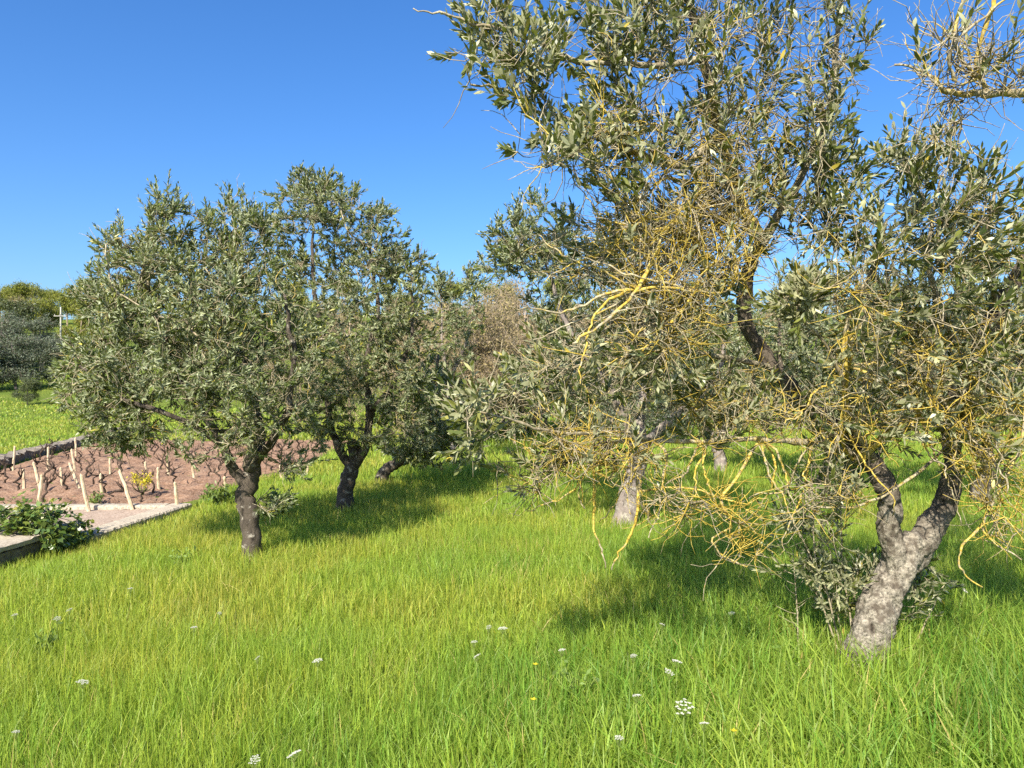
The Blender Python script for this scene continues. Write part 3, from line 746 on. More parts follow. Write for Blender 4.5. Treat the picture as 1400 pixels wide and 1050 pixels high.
olive('olive_tree', 'tall olive with a bent trunk standing second in the row behind the slab', GR, base_pt(473, 682, D2),
      [([base_pt(470, 700, D2)]+P_((473, 670, D2), (480, 645, D2), (486, 625, D2), (482, 605, D2)), 0.105, 0.085),
       (P_((484, 640, D2), (498, 610, D2-.1), (505, 560, D2-.2), (500, 500, D2-.2), (515, 420, D2-.1), (505, 340, D2)), 0.070, 0.018),
       (P_((478, 635, D2), (462, 610, D2), (450, 570, D2), (440, 480, D2), (430, 390, D2), (428, 300, D2)), 0.066, 0.016),
       (P_((503, 570, D2-.1), (540, 520, D2-.3), (560, 460, D2-.4), (565, 400, D2-.4)), 0.045, 0.014)],
      [(430, 285, 62, 50, D2, .8, 110), (425, 250, 28, 24, D2, .3, 26), (500, 325, 55, 55, D2, .8, 100), (550, 365, 38, 30, D2, .5, 50), (480, 410, 100, 80, D2, 1.2, 200),
       (390, 350, 46, 62, D2+.2, .7, 84), (545, 450, 55, 60, D2-.2, .8, 90), (500, 520, 90, 60, D2-.2, 1.1, 140), (430, 520, 60, 60, D2+.1, .9, 90), (560, 540, 45, 60, D2-.3, .6, 60),
       (440, 590, 50, 28, D2-.1, .5, 34), (500, 600, 40, 22, D2-.3, .4, 26, .5)],
      'bark_dark', 0.10, nsh=4, per=15, ll=0.062, lw=0.0170, lich=0.1)
D3 = 12.9
olive('olive_tree', 'dark low olive leaning right, third in the row beyond the tall bent one', GR, base_pt(522, 655, D3),
      [([base_pt(520, 664, D3)]+P_((526, 645, D3), (545, 632, D3), (570, 620, D3)), 0.10, 0.075),
       (P_((548, 632, D3), (575, 600, D3-.2), (590, 550, D3-.3), (600, 480, D3-.3)), 0.065, 0.016),
       (P_((560, 625, D3), (600, 605, D3), (625, 585, D3-.1), (630, 565, D3-.1)), 0.055, 0.014)],
      [(590, 560, 60, 55, D3, 1.0, 110), (575, 610, 55, 30, D3-.2, .8, 80), (620, 600, 40, 40, D3, .8, 60), (575, 520, 40, 40, D3, .8, 50)],
      'bark_dark', 0.1, nsh=4, per=12, ll=0.085, lw=0.024, lich=0.05)
D8 = 15.5
olive('olive_tree', 'slim olive whose sparse top pokes into the sky in the gap between the big crowns', GR, base_pt(618, 632, D8),
      [([base_pt(618, 640, D8)]+P_((620, 610, D8), (615, 570, D8), (612, 520, D8)), 0.075, 0.05),
       (P_((613, 530, D8), (605, 470, D8), (602, 400, D8)), 0.04, 0.012), (P_((612, 525, D8), (640, 460, D8), (648, 395, D8)), 0.04, 0.012)],
      [(602, 392, 16, 22, D8, .4, 24), (648, 385, 20, 24, D8, .4, 26), (625, 430, 36, 34, D8, .6, 70, .7), (612, 480, 40, 34, D8, .6, 50, .6), (580, 400, 10, 18, D8, .3, 8)],
      'bark_grey', 0.08, nsh=4, per=12, ll=0.085, lw=0.024, lich=0.05)
D4 = 8.9
olive('olive_tree', 'olive with a grey leaning trunk in the middle, behind the hanging lichen branches', GR, base_pt(855, 705, D4),
      [([base_pt(852, 724, D4)]+P_((857, 690, D4), (866, 655, D4), (873, 620, D4), (872, 585, D4)), 0.135, 0.095),
       (P_((870, 620, D4), (850, 560, D4-.1), (810, 500, D4-.2), (770, 430, D4-.2), (745, 350, D4-.1)), 0.070, 0.016),
       (P_((872, 590, D4), (880, 540, D4+.2), (890, 470, D4+.3), (880, 390, D4+.3), (870, 310, D4+.2)), 0.070, 0.018),
       (P_((874, 625, D4), (885, 605, D4-.2), (930, 560, D4-.3), (980, 510, D4-.3), (1000, 430, D4-.2)), 0.065, 0.016)],
      [(690, 340, 42, 48, D4-.1, .6, 60), (740, 330, 60, 60, D4, .8, 90), (800, 400, 90, 80, D4, 1.1, 140), (880, 330, 90, 60, D4+.2, 1.0, 110),
       (755, 510, 65, 55, D4-.2, .9, 70, .6), (850, 500, 110, 70, D4, 1.2, 130, .6), (980, 450, 70, 80, D4, 1.0, 100), (960, 550, 80, 50, D4-.1, .9, 70, .5), (800, 570, 80, 40, D4-.3, .7, 60, .4), (700, 580, 30, 25, D4-.2, .5, 16, .5)],
      'bark_grey', 0.13, nsh=4, per=14, ll=0.060, lw=0.0160, lich=0.14)
D5 = 14.5
olive('olive_tree', 'small olive far back on the open grass, just right of the grey leaning trunk', GR, base_pt(985, 636, D5),
      [([base_pt(984, 650, D5)]+P_((985, 630, D5), (980, 610, D5), (985, 590, D5)), 0.12, 0.09),
       (P_((982, 605, D5), (955, 570, D5), (930, 520, D5), (925, 460, D5)), 0.07, 0.018), (P_((985, 592, D5), (1015, 550, D5), (1035, 500, D5), (1040, 440, D5)), 0.07, 0.018)],
      [(985, 480, 90, 60, D5, 1.4, 150), (930, 530, 50, 50, D5, .9, 60), (1040, 520, 60, 60, D5, 1.0, 80), (985, 560, 70, 36, D5-.2, 1.0, 50, .6)],
      'bark_grey', 0.12, nsh=4, per=11, ll=0.09, lw=0.026, lich=0.1)
D6 = 10.5
olive('olive_tree', 'olive half hidden behind the right fork of the nearest tree', GR, base_pt(1345, 690, D6),
      [([base_pt(1345, 706, D6)]+P_((1340, 670, D6), (1350, 640, D6), (1345, 600, D6)), 0.12, 0.09),
       (P_((1347, 625, D6), (1300, 570, D6), (1260, 500, D6), (1250, 420, D6)), 0.07, 0.016), (P_((1345, 605, D6), (1390, 540, D6), (1420, 460, D6), (1430, 380, D6)), 0.07, 0.016)],
      [(1250, 450, 90, 80, D6, 1.1, 140), (1340, 400, 90, 80, D6, 1.1, 140), (1430, 450, 80, 90, D6, 1.1, 110), (1300, 540, 110, 50, D6, 1.1, 100), (1420, 560, 70, 50, D6, .9, 60), (1180, 520, 50, 50, D6, .8, 50)],
      'bark_dark', 0.12, nsh=4, per=12, ll=0.075, lw=0.021, lich=0.1)
D7 = 12.2
olive('olive_tree', 'olive seen between the nearest tree and the small far one', GR, base_pt(1130, 664, D7),
      [([base_pt(1130, 676, D7)]+P_((1128, 650, D7), (1138, 625, D7), (1135, 595, D7)), 0.11, 0.085),
       (P_((1136, 610, D7), (1095, 560, D7), (1070, 500, D7), (1065, 430, D7)), 0.065, 0.016), (P_((1136, 598, D7), (1165, 540, D7), (1180, 470, D7), (1175, 400, D7)), 0.065, 0.016)],
      [(1075, 470, 70, 70, D7, 1.1, 120), (1170, 440, 80, 80, D7, 1.2, 140), (1120, 540, 90, 45, D7, 1.2, 90), (1110, 400, 50, 50, D7, .8, 60)],
      'bark_dark', 0.11, nsh=4, per=12, ll=0.08, lw=0.023, lich=0.1)

# ------------------------------------------------------------------ far trees, each a thing (shared meshes)
def leaf_cloud(mb, C, n, size, tint, spread):
    """n leaf-sized faces scattered in small tufts round the points C"""
    i = RNG.integers(0, len(C), n)
    p = C[i]+RNG.normal(0, spread, (n, 3))
    a = unit(RNG.normal(0, 1, (n, 3))+np.array([0, 0, 0.3])); b = unit(np.cross(a, RNG.normal(0, 1, (n, 3))))
    l = size*(0.6+0.8*RNG.random(n)); w_ = l*0.42
    V = np.stack([p-a*(l*0.5)[:, None], p-b*(w_*0.5)[:, None], p+a*(l*0.5)[:, None], p+b*(w_*0.5)[:, None]], 1)
    tn = np.stack([np.clip(tint[i]+RNG.normal(0, 0.12, n), 0, 1), RNG.random(n), RNG.random(n)], 1)
    mb.add(V.reshape(-1, 3), np.arange(n*4).reshape(-1, 4), tint=np.repeat(tn, 4, 0))

def far_tree(name, h, w_, leafmat, barkmat, n_leaf, leaf, low=0.25, targets=240, spread=0.14, twigs=True, tip=0.006, lobes=9, trunk_r=0.11):
    T = Tree()
    T.limb([(0, 0, -0.2), (RNG.normal(0, .06), RNG.normal(0, .06), h*0.2), (RNG.normal(0, .12), RNG.normal(0, .12), h*0.5), (RNG.normal(0, .15), 0, h*0.78)], trunk_r, trunk_r*0.35, 5, 0.02, True, 0.0, skip=3)
    tm = MB(); C, R, Lc, nm = T.limbs[0]; tube(tm, C, R, 8, 0.15, 4, lich=0.0)
    cl = []
    for k in range(lobes):
        a = RNG.uniform(0, 6.283); r = w_*0.5*RNG.uniform(0.15, 0.72); z = h*RNG.uniform(low+0.14, 0.86)
        r *= 1.0-0.45*max(0, (z/h-0.55))/0.45
        cl.append((np.array([math.cos(a)*r, math.sin(a)*r, z]), w_*RNG.uniform(0.13, 0.28), h*RNG.uniform(0.08, 0.17)))
    pts = []; tin = []
    per = targets//lobes
    for c, rx, rz in cl:
        d = unit(RNG.normal(0, 1, (per, 3)))*(RNG.random((per, 1))**(1/2.2)); pts.append(c+d*np.array([rx, rx, rz])); tin.append(np.full(per, 0.45+RNG.normal(0, 0.16)))
    pts = np.concatenate(pts); tin = np.concatenate(tin)
    T.grow(pts, 1.0, 0.22, wig=0.3)
    T.radii(tip, 2.4, 0.06); T.twig_mesh(tm)
    if twigs: bare_sprays_far(T, tm, tip)
    root = empty(name, (0, 0, 0))
    tm.build('trunk', MAT[barkmat], root)
    if n_leaf:
        lm = MB(); leaf_cloud(lm, pts, n_leaf, leaf, tin, spread); lm.build('foliage', MAT[leafmat], root)
    return root

def bare_sprays_far(T, mb, tip, n=5):
    for node, f in T.tips:
        for _ in range(n):
            j = node if RNG.random() < 0.6 else T.par[node]
            v = unit(T.D[node]*0.6+RNG.normal(0, 0.6, 3)+np.array([0, 0, 0.25])); ln = RNG.uniform(0.2, 0.5)
            p0 = T.P[j]; p1 = p0+v*ln*0.5; p2 = p1+unit(v+RNG.normal(0, 0.35, 3))*ln*0.5
            tube(mb, [p0, p1, p2], [tip, tip*0.7, tip*0.4], 3, cap=False, lich=0.0)

MAT['oak_leaf'] = leaf_material('young yellow green leaves', [(0.0, (0.10, 0.13, 0.02)), (0.5, (0.22, 0.23, 0.03)), (1.0, (0.32, 0.28, 0.05))], (0.16, 0.18, 0.05), 0.6, 0.25, 0.2)
MAT['rust_leaf'] = leaf_material('rust brown buds and dry leaves', [(0.0, (0.18, 0.13, 0.065)), (0.5, (0.285, 0.215, 0.105)), (1.0, (0.30, 0.27, 0.11))], (0.28, 0.22, 0.13), 0.7, 0.25, 0.15)
MAT['dark_leaf'] = leaf_material('dark evergreen leaves', [(0.0, (0.04, 0.052, 0.018)), (0.5, (0.085, 0.105, 0.032)), (1.0, (0.14, 0.155, 0.05))], (0.09, 0.11, 0.06), 0.5, 0.15, 0.35)
MAT['grey_leaf'] = leaf_material('grey olive leaves far off', [(0.0, (0.05, 0.068, 0.042)), (0.5, (0.11, 0.135, 0.08)), (1.0, (0.18, 0.20, 0.12))], (0.12, 0.14, 0.10), 0.55, 0.15, 0.25)

proto = {
    'oak': [far_tree('oak_tree', 6.0, 5.5, 'oak_leaf', 'twig_brown', 14000, 0.20, 0.02, 300, 0.28) for _ in range(2)],
    'rust': [far_tree('bare_tree', 4.8, 4.0, 'rust_leaf', 'twig_brown', 7500, 0.085, -0.05, 330, 0.20, True, 0.0055, 13, 0.07) for _ in range(2)],
    'dark': [far_tree('evergreen_tree', 4.6, 4.4, 'dark_leaf', 'bark_dark', 13000, 0.15, 0.0, 300, 0.16, lobes=15)],
    'grey': [far_tree('olive_tree', 4.2, 4.6, 'grey_leaf', 'bark_grey', 12000, 0.13, 0.0, 300, 0.15, lobes=15) for _ in range(2)],
}
used = {}
def plant(kind, k, px, Yd, scale, rz, label, group, cat='tree', zs=1.0, sink=0.0):
    src = proto[kind][k % len(proto[kind])]
    o = src if not used.get((kind, k % len(proto[kind]))) else copy_tree(src)
    used[(kind, k % len(proto[kind]))] = True
    x = (px-700)/F*Yd
    o.location = (x, Yd, float(hill(x, Yd))-sink); o.rotation_euler = (0, 0, rz); o.scale = (scale, scale, scale*zs)
    tag(o, label, cat, group)
    return o

far_list = [
    # kind, variant, px, depth, scale, label
    ('grey', 0, 22, 52, 1.05, 'grey green olive at the left edge below the wooded hill, front row by the meadow'),
    ('grey', 1, 88, 54, 0.95, 'grey green olive in front of the foot of the pale pole'),
    ('grey', 1, -45, 50, 1.1, 'grey green olive cut off by the left edge of the photo'),
    ('dark', 0, 38, 44, 0.36, 'small dark bush standing alone on the green meadow edge'),
    ('grey', 0, 55, 62, 1.1, 'grey green olive higher up the slope, left of the pale pole'),
    ('grey', 1, 2, 63, 1.1, 'grey green olive of the second row at the left edge'),
    ('dark', 0, 12, 72, 1.25, 'dark evergreen on the slope at left edge above the grey olives'),
    ('oak', 1, 55, 80, 0.85, 'mid slope yellow green oak just left of the pale pole'),
    ('rust', 0, 22, 84, 0.95, 'rust brown bare tree on the slope near the left edge'),
    ('rust', 1, -8, 84, 1.0, 'rust brown bare tree on the slope cut by the left edge'),
    ('rust', 1, 45, 84, 0.9, 'smaller rust brown bare tree among evergreens left of the pole'),
    ('oak', 0, 112, 80, 0.85, 'mid slope yellow green oak just right of the pale pole'),
    ('oak', 0, 42, 94, 0.95, 'broad yellow green oak on the hill top left of the pole'),
    ('oak', 1, 0, 95, 0.92, 'yellow green oak on the hill top at the left edge'),
    ('oak', 1, 92, 95, 0.92, 'yellow green oak on the hill top right of the pole'),
    ('oak', 0, 130, 101, 0.95, 'yellow green oak on the hill glimpsed at the left olive crown edge'),
    ('oak', 1, 20, 108, 0.78, 'yellow green oak on the hill crest between two broad oaks at left'),
    ('oak', 0, 66, 110, 0.78, 'yellow green oak on the crest behind the pole top'),
    ('oak', 1, 205, 104, 0.95, 'yellow green oak on the hill mostly hidden by the left olive'),
    ('rust', 0, 38, 116, 0.98, 'grey brown leafless tree poking above the hill skyline'),
    ('rust', 1, 62, 118, 0.92, 'smaller leafless tree on the skyline next to the hill oaks'),
    ('dark', 0, 160, 74, 1.2, 'dark evergreen on the slope behind the left olive crown'),
    ('dark', 0, 230, 60, 1.2, 'dark evergreen beyond the vineyard end'),
    ('dark', 0, 340, 50, 1.2, 'dark evergreen beyond the vineyard, hidden by the two left olives'),
    ('rust', 1, 575, 25, 0.9, 'brown bare tree hugging the right edge of the tall olive crown'),
    ('rust', 0, 625, 28, 1.05, 'brown bare tree in the second rank of the thicket gap'),
    ('rust', 0, 670, 23, 0.9, 'brown bare tree in front rank of the thicket, by the middle crown'),
    ('rust', 1, 720, 24, 0.95, 'brown bare tree behind the left part of the middle crown'),
    ('rust', 0, 785, 26, 1.0, 'brown bare tree behind the middle crown above the grey leaning trunk'),
    ('rust', 1, 880, 27, 1.0, 'brown bare tree behind the middle crown, right half'),
    ('rust', 0, 600, 24, 0.98, 'brown bare tree at left end of the thicket, beside the tall olive'),
    ('rust', 1, 650, 22, 0.92, 'brown bare tree in the gap between the tall olive and the middle crown'),
    ('rust', 1, 690, 25, 1.05, 'taller brown bare tree behind the gap, near the middle crown'),
    ('rust', 0, 745, 28, 1.05, 'brown bare tree of the thicket behind the middle olive crown'),
    ('rust', 0, 545, 29, 1.0, 'brown bare tree behind the tall olive'),
    ('rust', 1, 480, 31, 1.0, 'brown bare tree behind the bent trunk of the tall olive'),
    ('rust', 0, 410, 33, 0.9, 'brown bare tree beyond the vineyard end, behind both left olives'),
    ('rust', 1, 830, 33, 1.1, 'brown bare tree of the thicket left of the grey leaning trunk'),
    ('rust', 0, 930, 31, 1.0, 'brown bare tree of the thicket right of the grey leaning trunk'),
    ('rust', 1, 1020, 28, 1.05, 'brown bare tree of the thicket behind the dark curving limb'),
    ('grey', 0, 1110, 30, 1.05, 'grey green olive at the far edge of the grass behind the right trees'),
    ('grey', 1, 1210, 27, 1.0, 'grey green olive far back between the two forks of the nearest tree'),
    ('grey', 0, 1310, 30, 1.1, 'grey green olive far back right of the nearest trunk'),
    ('grey', 1, 1410, 26, 1.05, 'grey green olive far back at the right edge'),
    ('grey', 1, 770, 24, 0.85, 'grey green olive between thicket and the grey leaning trunk'),
    ('grey', 0, 900, 22, 0.75, 'low grey green olive far back behind the small open grass tree'),
    ('dark', 0, 620, 45, 1.3, 'dark evergreen behind the brown thicket'),
    ('dark', 0, 760, 47, 1.3, 'dark evergreen behind the thicket and the middle crown'),
    ('dark', 0, 900, 46, 1.3, 'dark evergreen behind the thicket, right of the middle'),
    ('dark', 0, 1050, 46, 1.3, 'dark evergreen beyond the far grove behind the curving limb'),
    ('dark', 0, 1200, 46, 1.3, 'dark evergreen beyond the far grove, between the forks'),
    ('dark', 0, 1360, 46, 1.3, 'dark evergreen beyond the far grove at right'),
    ('dark', 0, 290, 72, 1.3, 'dark evergreen on the hillside glimpsed between the two left olive crowns'),
    ('oak', 0, 330, 92, 1.0, 'yellow green oak on the hillside behind the left olive crown, right part'),
    ('oak', 1, 395, 90, 1.0, 'yellow green oak on the hillside between the left olives'),
    ('dark', 0, 430, 70, 1.3, 'dark evergreen on the hillside behind the tall olive'),
    ('oak', 0, 470, 94, 1.0, 'yellow green oak on the hillside behind the tall olive'),
    ('oak', 1, 545, 88, 1.0, 'yellow green oak at the right edge of the tall olive, on the far hill'),
    ('oak', 0, 610, 92, 1.0, 'yellow green oak on the far hill in the gap above the brown thicket'),
    ('oak', 1, 680, 90, 1.0, 'yellow green oak on the far hill behind the middle crown edge'),
    ('dark', 0, 560, 62, 1.15, 'dark evergreen on the lower hill behind the brown thicket, left end'),
    ('dark', 0, 690, 64, 1.15, 'dark evergreen on the lower hill behind the brown thicket, right end'),
    ('oak', 0, 770, 88, 1.0, 'yellow green oak on the far hill behind the middle crown'),
    ('oak', 1, 860, 92, 1.0, 'yellow green oak on the far hill behind the lichen tangle'),
    ('oak', 0, 960, 90, 1.0, 'yellow green oak on the far hill left of the dark curving limb'),
    ('oak', 1, 1080, 90, 1.0, 'yellow green oak on the far hill right of the dark curving limb'),
    ('oak', 0, 1190, 92, 1.0, 'yellow green oak on the far hill behind the right crown'),
    ('oak', 1, 1320, 90, 1.0, 'yellow green oak on the far hill near the right edge'),
    ('grey', 0, 582, 27, 0.98, 'grey green olive in the thicket between the tall olive and the slim one'),
    ('grey', 1, 668, 28, 1.0, 'grey green olive in the thicket behind the slim olive, right side'),
    ('grey', 0, 730, 26, 0.95, 'grey green olive in the thicket left of the middle crown trunk'),
    ('rust', 1, 605, 20.5, 0.86, 'nearest brown bare tree of the thicket, just right of the dark leaning olive'),
    ('rust', 0, 655, 20, 0.82, 'low brown bare tree of the thicket in the middle of the gap'),
    ('rust', 0, 705, 20.5, 0.82, 'low brown bare tree of the thicket left of the grey leaning trunk'),
]
for i, (kd, k, px, Yd, sc, lb) in enumerate(far_list):
    grp = {'oak': 'oaks on the hill', 'rust': 'bare brown trees', 'dark': 'dark evergreens', 'grey': 'grey olives far off'}[kd]
    plant(kd, k, px, Yd, sc, (i*2.399) % 6.283, lb, grp, zs=0.92+0.2*((i*0.37) % 1))

# utility pole
up = (83-700)/F*75.0; uz = float(hill(up, 75.0))
pole = empty('utility_pole', (up, 75.0, uz), 'pale utility pole with one cross arm in front of the wooded hill', 'pole')
MAT['pole'] = surface_material('pale concrete pole', [(0.3, (0.34, 0.32, 0.28)), (0.7, (0.45, 0.43, 0.38))], 2, 0.8, 0.1, 0.01)
ztop = at(83, 420, 75.0)[2]
mb = MB(); tube(mb, [(0, 0, -0.5), (0, 0, (ztop-uz)*0.5), (0, 0, ztop-uz)], [0.10, 0.08, 0.06], 10, lich=0.0); mb.build('post', MAT['pole'], pole)
mb = MB(); box(mb, -0.62, 0.62, -0.15, -0.085, ztop-uz-0.91, ztop-uz-0.84); mb.build('cross_arm', MAT['pole'], pole, smooth_=False)
for xx in (-0.52, 0.0, 0.52):
    mb = MB(); tube(mb, [(xx, -0.118, ztop-uz-0.84), (xx, -0.118, ztop-uz-0.76), (xx, -0.118, ztop-uz-0.69)], [0.02, 0.035, 0.02], 8); mb.build('insulator', MAT['pole'], pole)

# ------------------------------------------------------------------ vineyard: stakes and vines
MAT['stake'] = surface_material('bleached wooden stake', [(0.3, (0.34, 0.25, 0.15)), (0.5, (0.52, 0.41, 0.27)), (0.7, (0.62, 0.52, 0.37))], 9, 0.9, 0.5, 0.01)
MAT['vine'] = surface_material('black gnarled vine wood', [(0.3, (0.018, 0.013, 0.010)), (0.55, (0.06, 0.042, 0.030)), (0.75, (0.12, 0.09, 0.065))], 18, 0.95, 0.9, 0.01)
stakes = [((85, 667), (83, 640), 'stake in the middle rows, third from the photo edge'), ((139, 674), (138, 648), 'stake in the third row between two vines'), ((200, 656), (199, 632), 'stake in the back half, right of the middle'),
          ((33, 668), (32, 642), 'stake in the middle rows closest to the photo edge'), ((230, 648), (229, 628), 'stake in the back half below the drooping leaves'),
          ((52, 698), (57, 650), 'upright stake in the front row, second from the photo edge'), ((56, 672), (46, 633), 'stake leaning left, just behind the upright front one'),
          ((121, 698), (111, 650), 'stake tilting left in the front row near the wall corner'), ((109, 668), (95, 634), 'steeply leaning stake behind the tilted front one'),
          ((103, 646), (98, 615), 'stake tilting left towards the far dry wall'), ((104, 624), (103, 599), 'thin upright stake beside the far dry wall'),
          ((66, 642), (66, 612), 'upright stake standing against the meadow beyond the wall'), ((18, 641), (20, 611), 'upright stake closest to the left edge against the meadow'),
          ((181, 696), (164, 644), 'tallest tilted stake, front row in the middle of the kerb'), ((151, 647), (150, 627), 'short stake in the middle rows of the vineyard'),
          ((217, 669), (216, 640), 'upright stake behind the yellow weed'), ((242, 694), (239, 660), 'upright stake at the tip of the kerb'),
          ((308, 668), (307, 652), 'short stake beside the dark straight olive trunk'), ((265, 652), (262, 630), 'stake under the drooping branches of the slab olive'),
          ((420, 650), (421, 632), 'stake at the vineyard edge right of the slab olive'), ((385, 655), (383, 636), 'stake right behind the slab olive trunk')]
for (b, t, lb) in stakes:
    B = ground_at(b[0], b[1], 0.03); Tp = at(t[0], t[1], B[1]-0.03); ax = Tp-B
    o = empty('vine_stake', B, 'pale wooden '+lb, 'stake', 'stakes in the vineyard')
    mb = MB(); n = 7; s = np.linspace(-0.15, 1, n)
    tube(mb, np.stack([ax*k+RNG.normal(0, 0.003, 3) for k in s]), 0.026-0.006*np.clip(s, 0, 1)*np.ones(n), 7, 0.18, 9, lich=0.0)
    mb.build('stake_shaft', MAT['stake'], o, smooth_=False)
    m2 = MB(); tube(m2, np.stack([ax*0.985, ax*1.02, ax*1.05]), [0.019, 0.012, 0.003], 7); m2.build('stake_point', MAT['stake'], o, smooth_=False)

def make_vine():
    o = empty('grape_vine', (0, 0, 0))
    mb = MB(); h = RNG.uniform(0.14, 0.26); p = [np.array([0, 0, -0.08])]
    for k in range(5): p.append(np.array([RNG.normal(0, 0.022)*(k+1)*0.6, RNG.normal(0, 0.022)*(k+1)*0.6, h*(k+1)/5]))
    tube(mb, p, [0.024, 0.019, 0.016, 0.015, 0.018, 0.021], 8, 0.3, 14)
    mb.build('trunk', MAT['vine'], o)
    for a in range(RNG.integers(2, 5)):
        am = MB(); az_ = RNG.uniform(0, 6.283); v = np.array([math.cos(az_), math.sin(az_), RNG.uniform(0.3, 0.9)]); q_ = [p[-1]]
        for k in range(4):
            v = unit(v+RNG.normal(0, 0.32, 3)+np.array([0, 0, 0.15])); q_.append(q_[-1]+v*RNG.uniform(0.025, 0.05))
        tube(am, q_, [0.013, 0.011, 0.010, 0.009, 0.008], 6, 0.25, 18)
        for _ in range(2):
            j = RNG.integers(2, 5); u_ = unit(v+RNG.normal(0, 0.6, 3)+np.array([0, 0, 0.5]))
            tube(am, [q_[j], q_[j]+u_*0.05, q_[j]+u_*RNG.uniform(0.08, 0.16)], [0.006, 0.004, 0.003], 5)
        am.build('arm', MAT['vine'], o)
    return o
vprot = [make_vine() for _ in range(7)]
ords = ['first', 'second', 'third', 'fourth', 'fifth', 'sixth', 'seventh', 'eighth', 'ninth', 'tenth', 'eleventh', 'twelfth']
rown = ['row nearest the kerb', 'second row from the kerb', 'third row from the kerb', 'fourth row from the kerb', 'fifth row from the kerb', 'sixth row from the kerb',
        'seventh row from the kerb', 'eighth row from the kerb', 'ninth row from the kerb', 'tenth row from the kerb']
vi = 0
for r in range(10):
    yv = 10.7+r*0.98; c = 0
    xl = max(float(vine_left(yv))+0.45, -0.70*yv-0.6)
    x = xl+(r % 2)*0.35
    while x < float(vine_right(yv))-0.45 and c < 12:
        src = vprot[vi % 7]; o = src if vi < 7 else copy_tree(src)
        o.location = (x+RNG.normal(0, 0.10), yv+RNG.normal(0, 0.10), 0.03); o.rotation_euler = (0, 0, RNG.uniform(0, 6.283))
        sc = RNG.uniform(0.72, 1.05); o.scale = (sc, sc, sc)
        tag(o, 'black leafless pruned vine, %s from the left in the %s' % (ords[c], rown[r]), 'vine', 'vines in the vineyard')
        vi += 1; c += 1; x += 0.72

# yellow flowering weed among the vines
def weed(px, py, name, label, cat, mat_l, h, wdt, n, tint0=0.5, leaf=0.05, z=0.03, group=None):
    B = ground_at(px, py, z); o = empty(name, B, label, cat, group)
    st = MB(); C = []
    for k in range(9):
        a = RNG.uniform(0, 6.283); e = np.array([math.cos(a)*wdt*RNG.uniform(0.3, 1), math.sin(a)*wdt*RNG.uniform(0.3, 1), h*RNG.uniform(0.7, 1.05)])
        tube(st, [(0, 0, -0.03), e*0.5+np.array([0, 0, 0.03]), e], [0.005, 0.004, 0.002], 4)
        for s in np.linspace(0.25 if mat_l != 'yellow' else 0.75, 1, 6): C.append(e*s)
    st.build('stems', MAT['weed_stem'], o)
    lm = MB(); C = np.array(C); leaf_cloud(lm, C, n, leaf, np.full(len(C), tint0), 0.03); lm.build('blossom' if mat_l == 'yellow' else 'leaves', MAT[mat_l], o)
    return o
MAT['weed_stem'] = surface_material('weed stem', [(0.3, (0.10, 0.15, 0.03)), (0.7, (0.20, 0.25, 0.06))], 20, 0.8, 0.2, 0.005)
MAT['weed_leaf'] = leaf_material('meadow weed leaf', [(0, (0.07, 0.14, 0.025)), (0.5, (0.13, 0.22, 0.035)), (1, (0.24, 0.28, 0.05))], (0.18, 0.25, 0.07), 0.5, 0.35, 0.4)
MAT['yellow'] = leaf_material('yellow petals', [(0, (0.50, 0.40, 0.02)), (1, (0.65, 0.55, 0.04))], (0.5, 0.42, 0.05), 0.6, 0.3, 0.2)
MAT['ivy'] = leaf_material('ivy leaf', [(0, (0.035, 0.075, 0.015)), (0.5, (0.085, 0.14, 0.022)), (0.85, (0.19, 0.22, 0.035)), (1, (0.28, 0.26, 0.05))], (0.12, 0.17, 0.05), 0.4, 0.25, 0.5)
weed(195, 678, 'wild_mustard', 'yellow flowering weed among the vines, behind the kerb', 'weed', 'yellow', 0.30, 0.16, 420, 0.5, 0.035)
weed(130, 690, 'leafy_weed', 'small bright green leafy weed by the tilted front stake', 'weed', 'ivy', 0.16, 0.14, 160, 0.6, 0.05)
weed(300, 690, 'leafy_weed', 'green leafy weed at the grass edge left of the dark trunk', 'weed', 'ivy', 0.26, 0.30, 420, 0.6, 0.07)
weed(385, 705, 'leafy_weed', 'dark green leafy weed in shade right of the dark straight trunk', 'weed', 'ivy', 0.30, 0.26, 420, 0.2, 0.06)

wl_ = [(60, 905, 'near the left edge among short grass'),
       (790, 980, 'in the tall grass near the yellow flowers'), (1060, 960, 'left of the nearest trunk in tall grass'), (1290, 1000, 'at the lower right in tall grass'),
       (250, 780, 'between the ivy corner and the slab olive'), (1130, 1010, 'below the nearest trunk near the bottom edge'), ]
for px, py, lb in wl_:
    weed(px, py, 'leafy_weed', 'low broad leaved green weed '+lb, 'weed', 'weed_leaf', RNG.uniform(0.12, 0.2)+(0.1 if px > 700 else 0), 0.12, 90, 0.5, 0.045, 0.0, 'broad leaved weeds in the grass')
